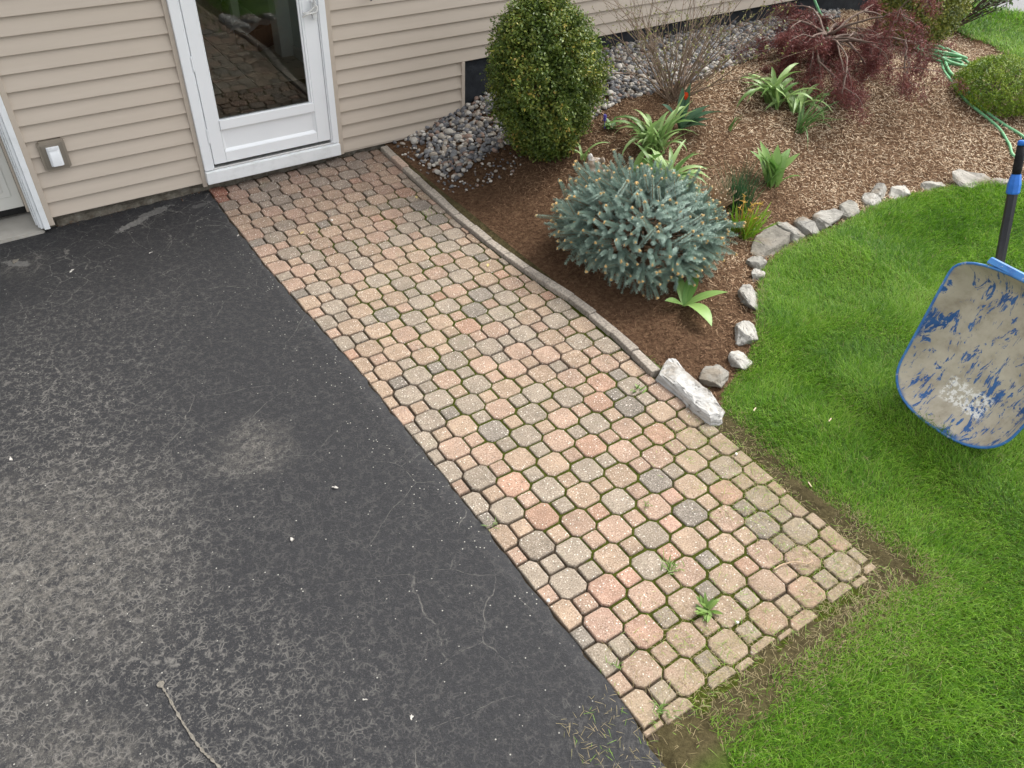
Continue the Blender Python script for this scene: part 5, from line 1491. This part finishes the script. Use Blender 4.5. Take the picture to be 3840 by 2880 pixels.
def hexbar(path, a, b, mat, name, parent):
    """flat-sided tube, a wide and b thick"""
    P = [Vector(p) for p in path]; V, F = [], []; prev = None
    for i, p_ in enumerate(P):
        t_ = (P[min(i + 1, len(P) - 1)] - P[max(i - 1, 0)]).normalized(); u_ = t_.cross(Nn).normalized(); v_ = t_.cross(u_)
        for an in range(6): V.append(p_ + u_ * a * math.cos(an * math.pi / 3 + .2) + v_ * b * math.sin(an * math.pi / 3 + .2))
    for i in range(len(P) - 1):
        for k in range(6): F.append((i * 6 + k, i * 6 + (k + 1) % 6, i * 6 + 6 + (k + 1) % 6, i * 6 + 6 + k))
    F += [tuple(range(5, -1, -1)), tuple(range(len(V) - 6, len(V)))]
    return obj(name, pymesh(name, V, F, mat), parent)
HA = Vector((2.645, -4.055, .70)) - wb.location; HB = Vector((2.705, -3.925, 1.085)) - wb.location; HD = (HB - HA).normalized()
for sgn in (1, -1):
    def mir(p_):
        if sgn == 1: return p_
        rel = p_ - (S0 - wb.location); w = rel.dot(Wy); return p_ - Wy * 2 * w
    pt = lambda k: mir(HA + HD * k)
    low = mir(wbp(.10, .075, .265))
    hexbar([low, mir(wbp(.42, .165, .258)), mir(wbp(.64, .19, .256)), pt(.0), pt(.36)], .023, .020, BLK, "handle_tube", wb)
    V, F = tube_vf([pt(.355), pt(.362), pt(.40), pt(.425), pt(.445)], [.026, .029, .029, .025, .021], 8); obj("ferrule", pymesh("ferrule", V, F, BCAP), wb)
    V, F = tube_vf([pt(.446), pt(.48), pt(.52), pt(.575)], [.019, .020, .0195, .019], 12); obj("grip", pymesh("grip", V, F, GRIP, True), wb)
    V, F = tube_vf([pt(.576), pt(.594), pt(.599)], [.0195, .0195, .013], 12); obj("end_cap", pymesh("end_cap", V, F, BCAP, True), wb)
    # leg: bent tube from the handle away from the tray
    V, F = tube_vf(catmull([mir(wbp(.72, .20, .29)), mir(wbp(.68, .22, .50)), mir(wbp(.62, .23, .60)), mir(wbp(.45, .20, .56)), mir(wbp(.30, .15, .29))], 6), .012, 8); obj("leg", pymesh("leg", V, F, BLK, True), wb)
    V, F = tube_vf([mir(wbp(.10, .075, .265)), mir(wbp(-.02, .07, .30))], .016, 8); obj("axle_bracket", pymesh("axle_bracket", V, F, BLK), wb)
# cross strap with bolts behind the rear lip
CS0 = HA - HD * .03; CS1 = CS0 - Wy * 2 * (CS0 - (S0 - wb.location)).dot(Wy)
hexbar([CS0, CS1], .034, .008, BLK, "cross_strap", wb)
hexbar([wbp(.835, -.13, .05), wbp(.80, .02, .16), wbp(.76, .10, .24)], .022, .006, BLK, "tray_brace", wb)
BOLT = simple("bolt_steel", (.55, .55, .54), .4, .5, .2, 60, 0, .8)
for w in (.1, .2, .3, .45, .6, .8, .9):
    bp = CS0 + (CS1 - CS0) * w; V, F = tube_vf([bp + Nn * .004, bp + Nn * .014], .010, 6); obj("bolt", pymesh("bolt", V, F, BOLT), wb)
# wheel under the nose
wc = wbp(.06, 0, .36); wh = empty("wheel", wc, 0, wb)
V, F = [], []
for i in range(32):
    a = 2 * math.pi * i / 32
    for j in range(10):
        b = 2 * math.pi * j / 10; rr_ = .135 + .045 * math.cos(b); V.append((rr_ * math.cos(a), .043 * math.sin(b), rr_ * math.sin(a)))
for i in range(32):
    for j in range(10): F.append((i * 10 + j, i * 10 + (j + 1) % 10, ((i + 1) % 32) * 10 + (j + 1) % 10, ((i + 1) % 32) * 10 + j))
obj("tyre", pymesh("tyre", V, F, simple("tyre_rubber", (.015, .015, .016), .9, .1), True), wh)
V, F = tube_vf([(0, -.03, 0), (0, .03, 0)], .098, 20); obj("rim", pymesh("rim", V, F, BLUE), wh)
V, F = tube_vf([wbp(.06, -.085, .36), wbp(.06, .085, .36)], .008, 8); obj("axle", pymesh("axle", V, F, BOLT), wb)

# ------------------------------------------------------------------ weeds and litter on the path
WEED = plant_leaf_mat("weed_leaf", (.09, .18, .03), (.22, .32, .085))
def weed(x, y, label, n, L, W, th, dr, seed, name="path_weed", spread=.012, shape='strap'):
    r = random.Random(seed); t = tag(empty(name, (x, y, -.004)), label, "weed", "weeds in the path joints")
    for i in range(n):
        obj("leaf", leaf_mesh(r.uniform(*L), r.uniform(*W) / 2, r.uniform(*th), r.uniform(*dr), WEED, 1.3, .3, 5, shape), t, (r.gauss(0, spread), r.gauss(0, spread), 0), (0, 0, r.uniform(0, 6.28)))
weed(.50, -4.414, "largest leafy weed rosette, on the lower path", 20, (.05, .085), (.014, .020), (.7, 1.35), (.05, .3), 1, shape='broad')
weed(.515, -4.18, "tall grass tuft just above the big rosette", 30, (.03, .065), (.003, .005), (.2, 1.0), (.2, .8), 2, spread=.02)
weed(.01, -3.585, "small grass tuft at the asphalt edge", 14, (.02, .04), (.002, .004), (.2, 1.1), (.2, .6), 3)
weed(.04, -4.405, "sparse tuft at asphalt edge level with the rosette", 12, (.02, .04), (.003, .004), (.2, 1.1), (.2, .6), 4)
weed(1.146, -3.25, "pale leafy sprig left of the big white slab", 11, (.03, .055), (.008, .013), (.5, 1.2), (.1, .4), 5, shape='broad')
weed(.66, -3.86, "tuft between reddish pavers on the lower path", 16, (.02, .045), (.002, .004), (.2, 1.1), (.2, .6), 6)
weed(.06, -4.62, "yellowish tuft at the path's lowest left corner", 26, (.03, .06), (.003, .004), (.3, 1.2), (.2, .8), 7, spread=.025)
weed(1.12, -1.05, "thin sprig close to the kerb halfway up the path", 12, (.02, .05), (.002, .004), (.3, 1.2), (.2, .6), 8, spread=.02)
weed(.95, -4.10, "tiny dark tuft on the path's lawn side", 12, (.02, .035), (.002, .004), (.3, 1.2), (.2, .6), 9, spread=.02)
V, F = tube_vf(catmull([(.875, -4.425, .006), (.93, -4.43, .009), (.985, -4.455, .012), (1.02, -4.485, .009), (1.05, -4.485, .008)], 5), [.0035] * 5 + [.0032] * 5 + [.0028] * 5 + [.0025] * 6, 6)
tag(obj("twig", pymesh("twig", V, F, STUB, True)), "dry pale twig lying on the lower right pavers", "twig")
def lgz(x, y): return ground(x, y) + .035
for i, (x, y, a, lb) in enumerate([(1.76, -3.98, .3, "pale wood chip in the lawn near the wheelbarrow nose"), (1.36, -4.20, 1.1, "light wood sliver on the lawn beside the trench"), (1.50, -3.72, .4, "thin pale chip on the lawn by the big slab")]):
    bb = tag(bevelbox("wood_sliver", [(-.018, .018, -.003, .003, -.0015, .0015)], simple("sliver%d" % i, (.5, .4, .28), .9), None, .001, 1), lb, "wood chip")
    bb.location = (x, y, lgz(x, y)); bb.rotation_euler = (.2, .15, a)
LF = simple("fallen_leaf", (.45, .36, .16), .8, .1, .3, 60)
for (x, y, a, lb) in ((.27, -.86, .5, "small yellow leaf on the upper left pavers"), (1.16, -.83, 1.3, "small pale leaf on the pavers by the kerb"), (1.11, -1.84, .9, "tan curled chip lodged in a mossy joint")):
    o = tag(obj("fallen_leaf", leaf_mesh(.035, .009, 1.45, .1, LF, 1, .3, 5, 'broad'), None, (x, y, .006), (0, 0, a)), lb, "leaf")
PW = simple("white_pebble", (.68, .66, .62), .7, .3, .1, 50)
for i, (x, y, lb) in enumerate(((-.01, -4.03, "white pebble on the left border of the path, low"), (1.24, -3.86, "white pebble on the pavers by the soil trench"), (.56, -4.52, "white pebble on the pavers below the rosette"), (.52, -.80, "white pebble among the upper pavers"))):
    V = temps[i] * .009
    tag(obj("white_pebble", fastmesh("white_pebble", V, IF, PW, None, True), None, (x, y, .006), (0, 0, i)), lb, "pebble")

# ------------------------------------------------------------------ render settings that belong to the scene
scene.render.engine = 'CYCLES'
scene.cycles.max_bounces = 8
scene.cycles.transparent_max_bounces = 12
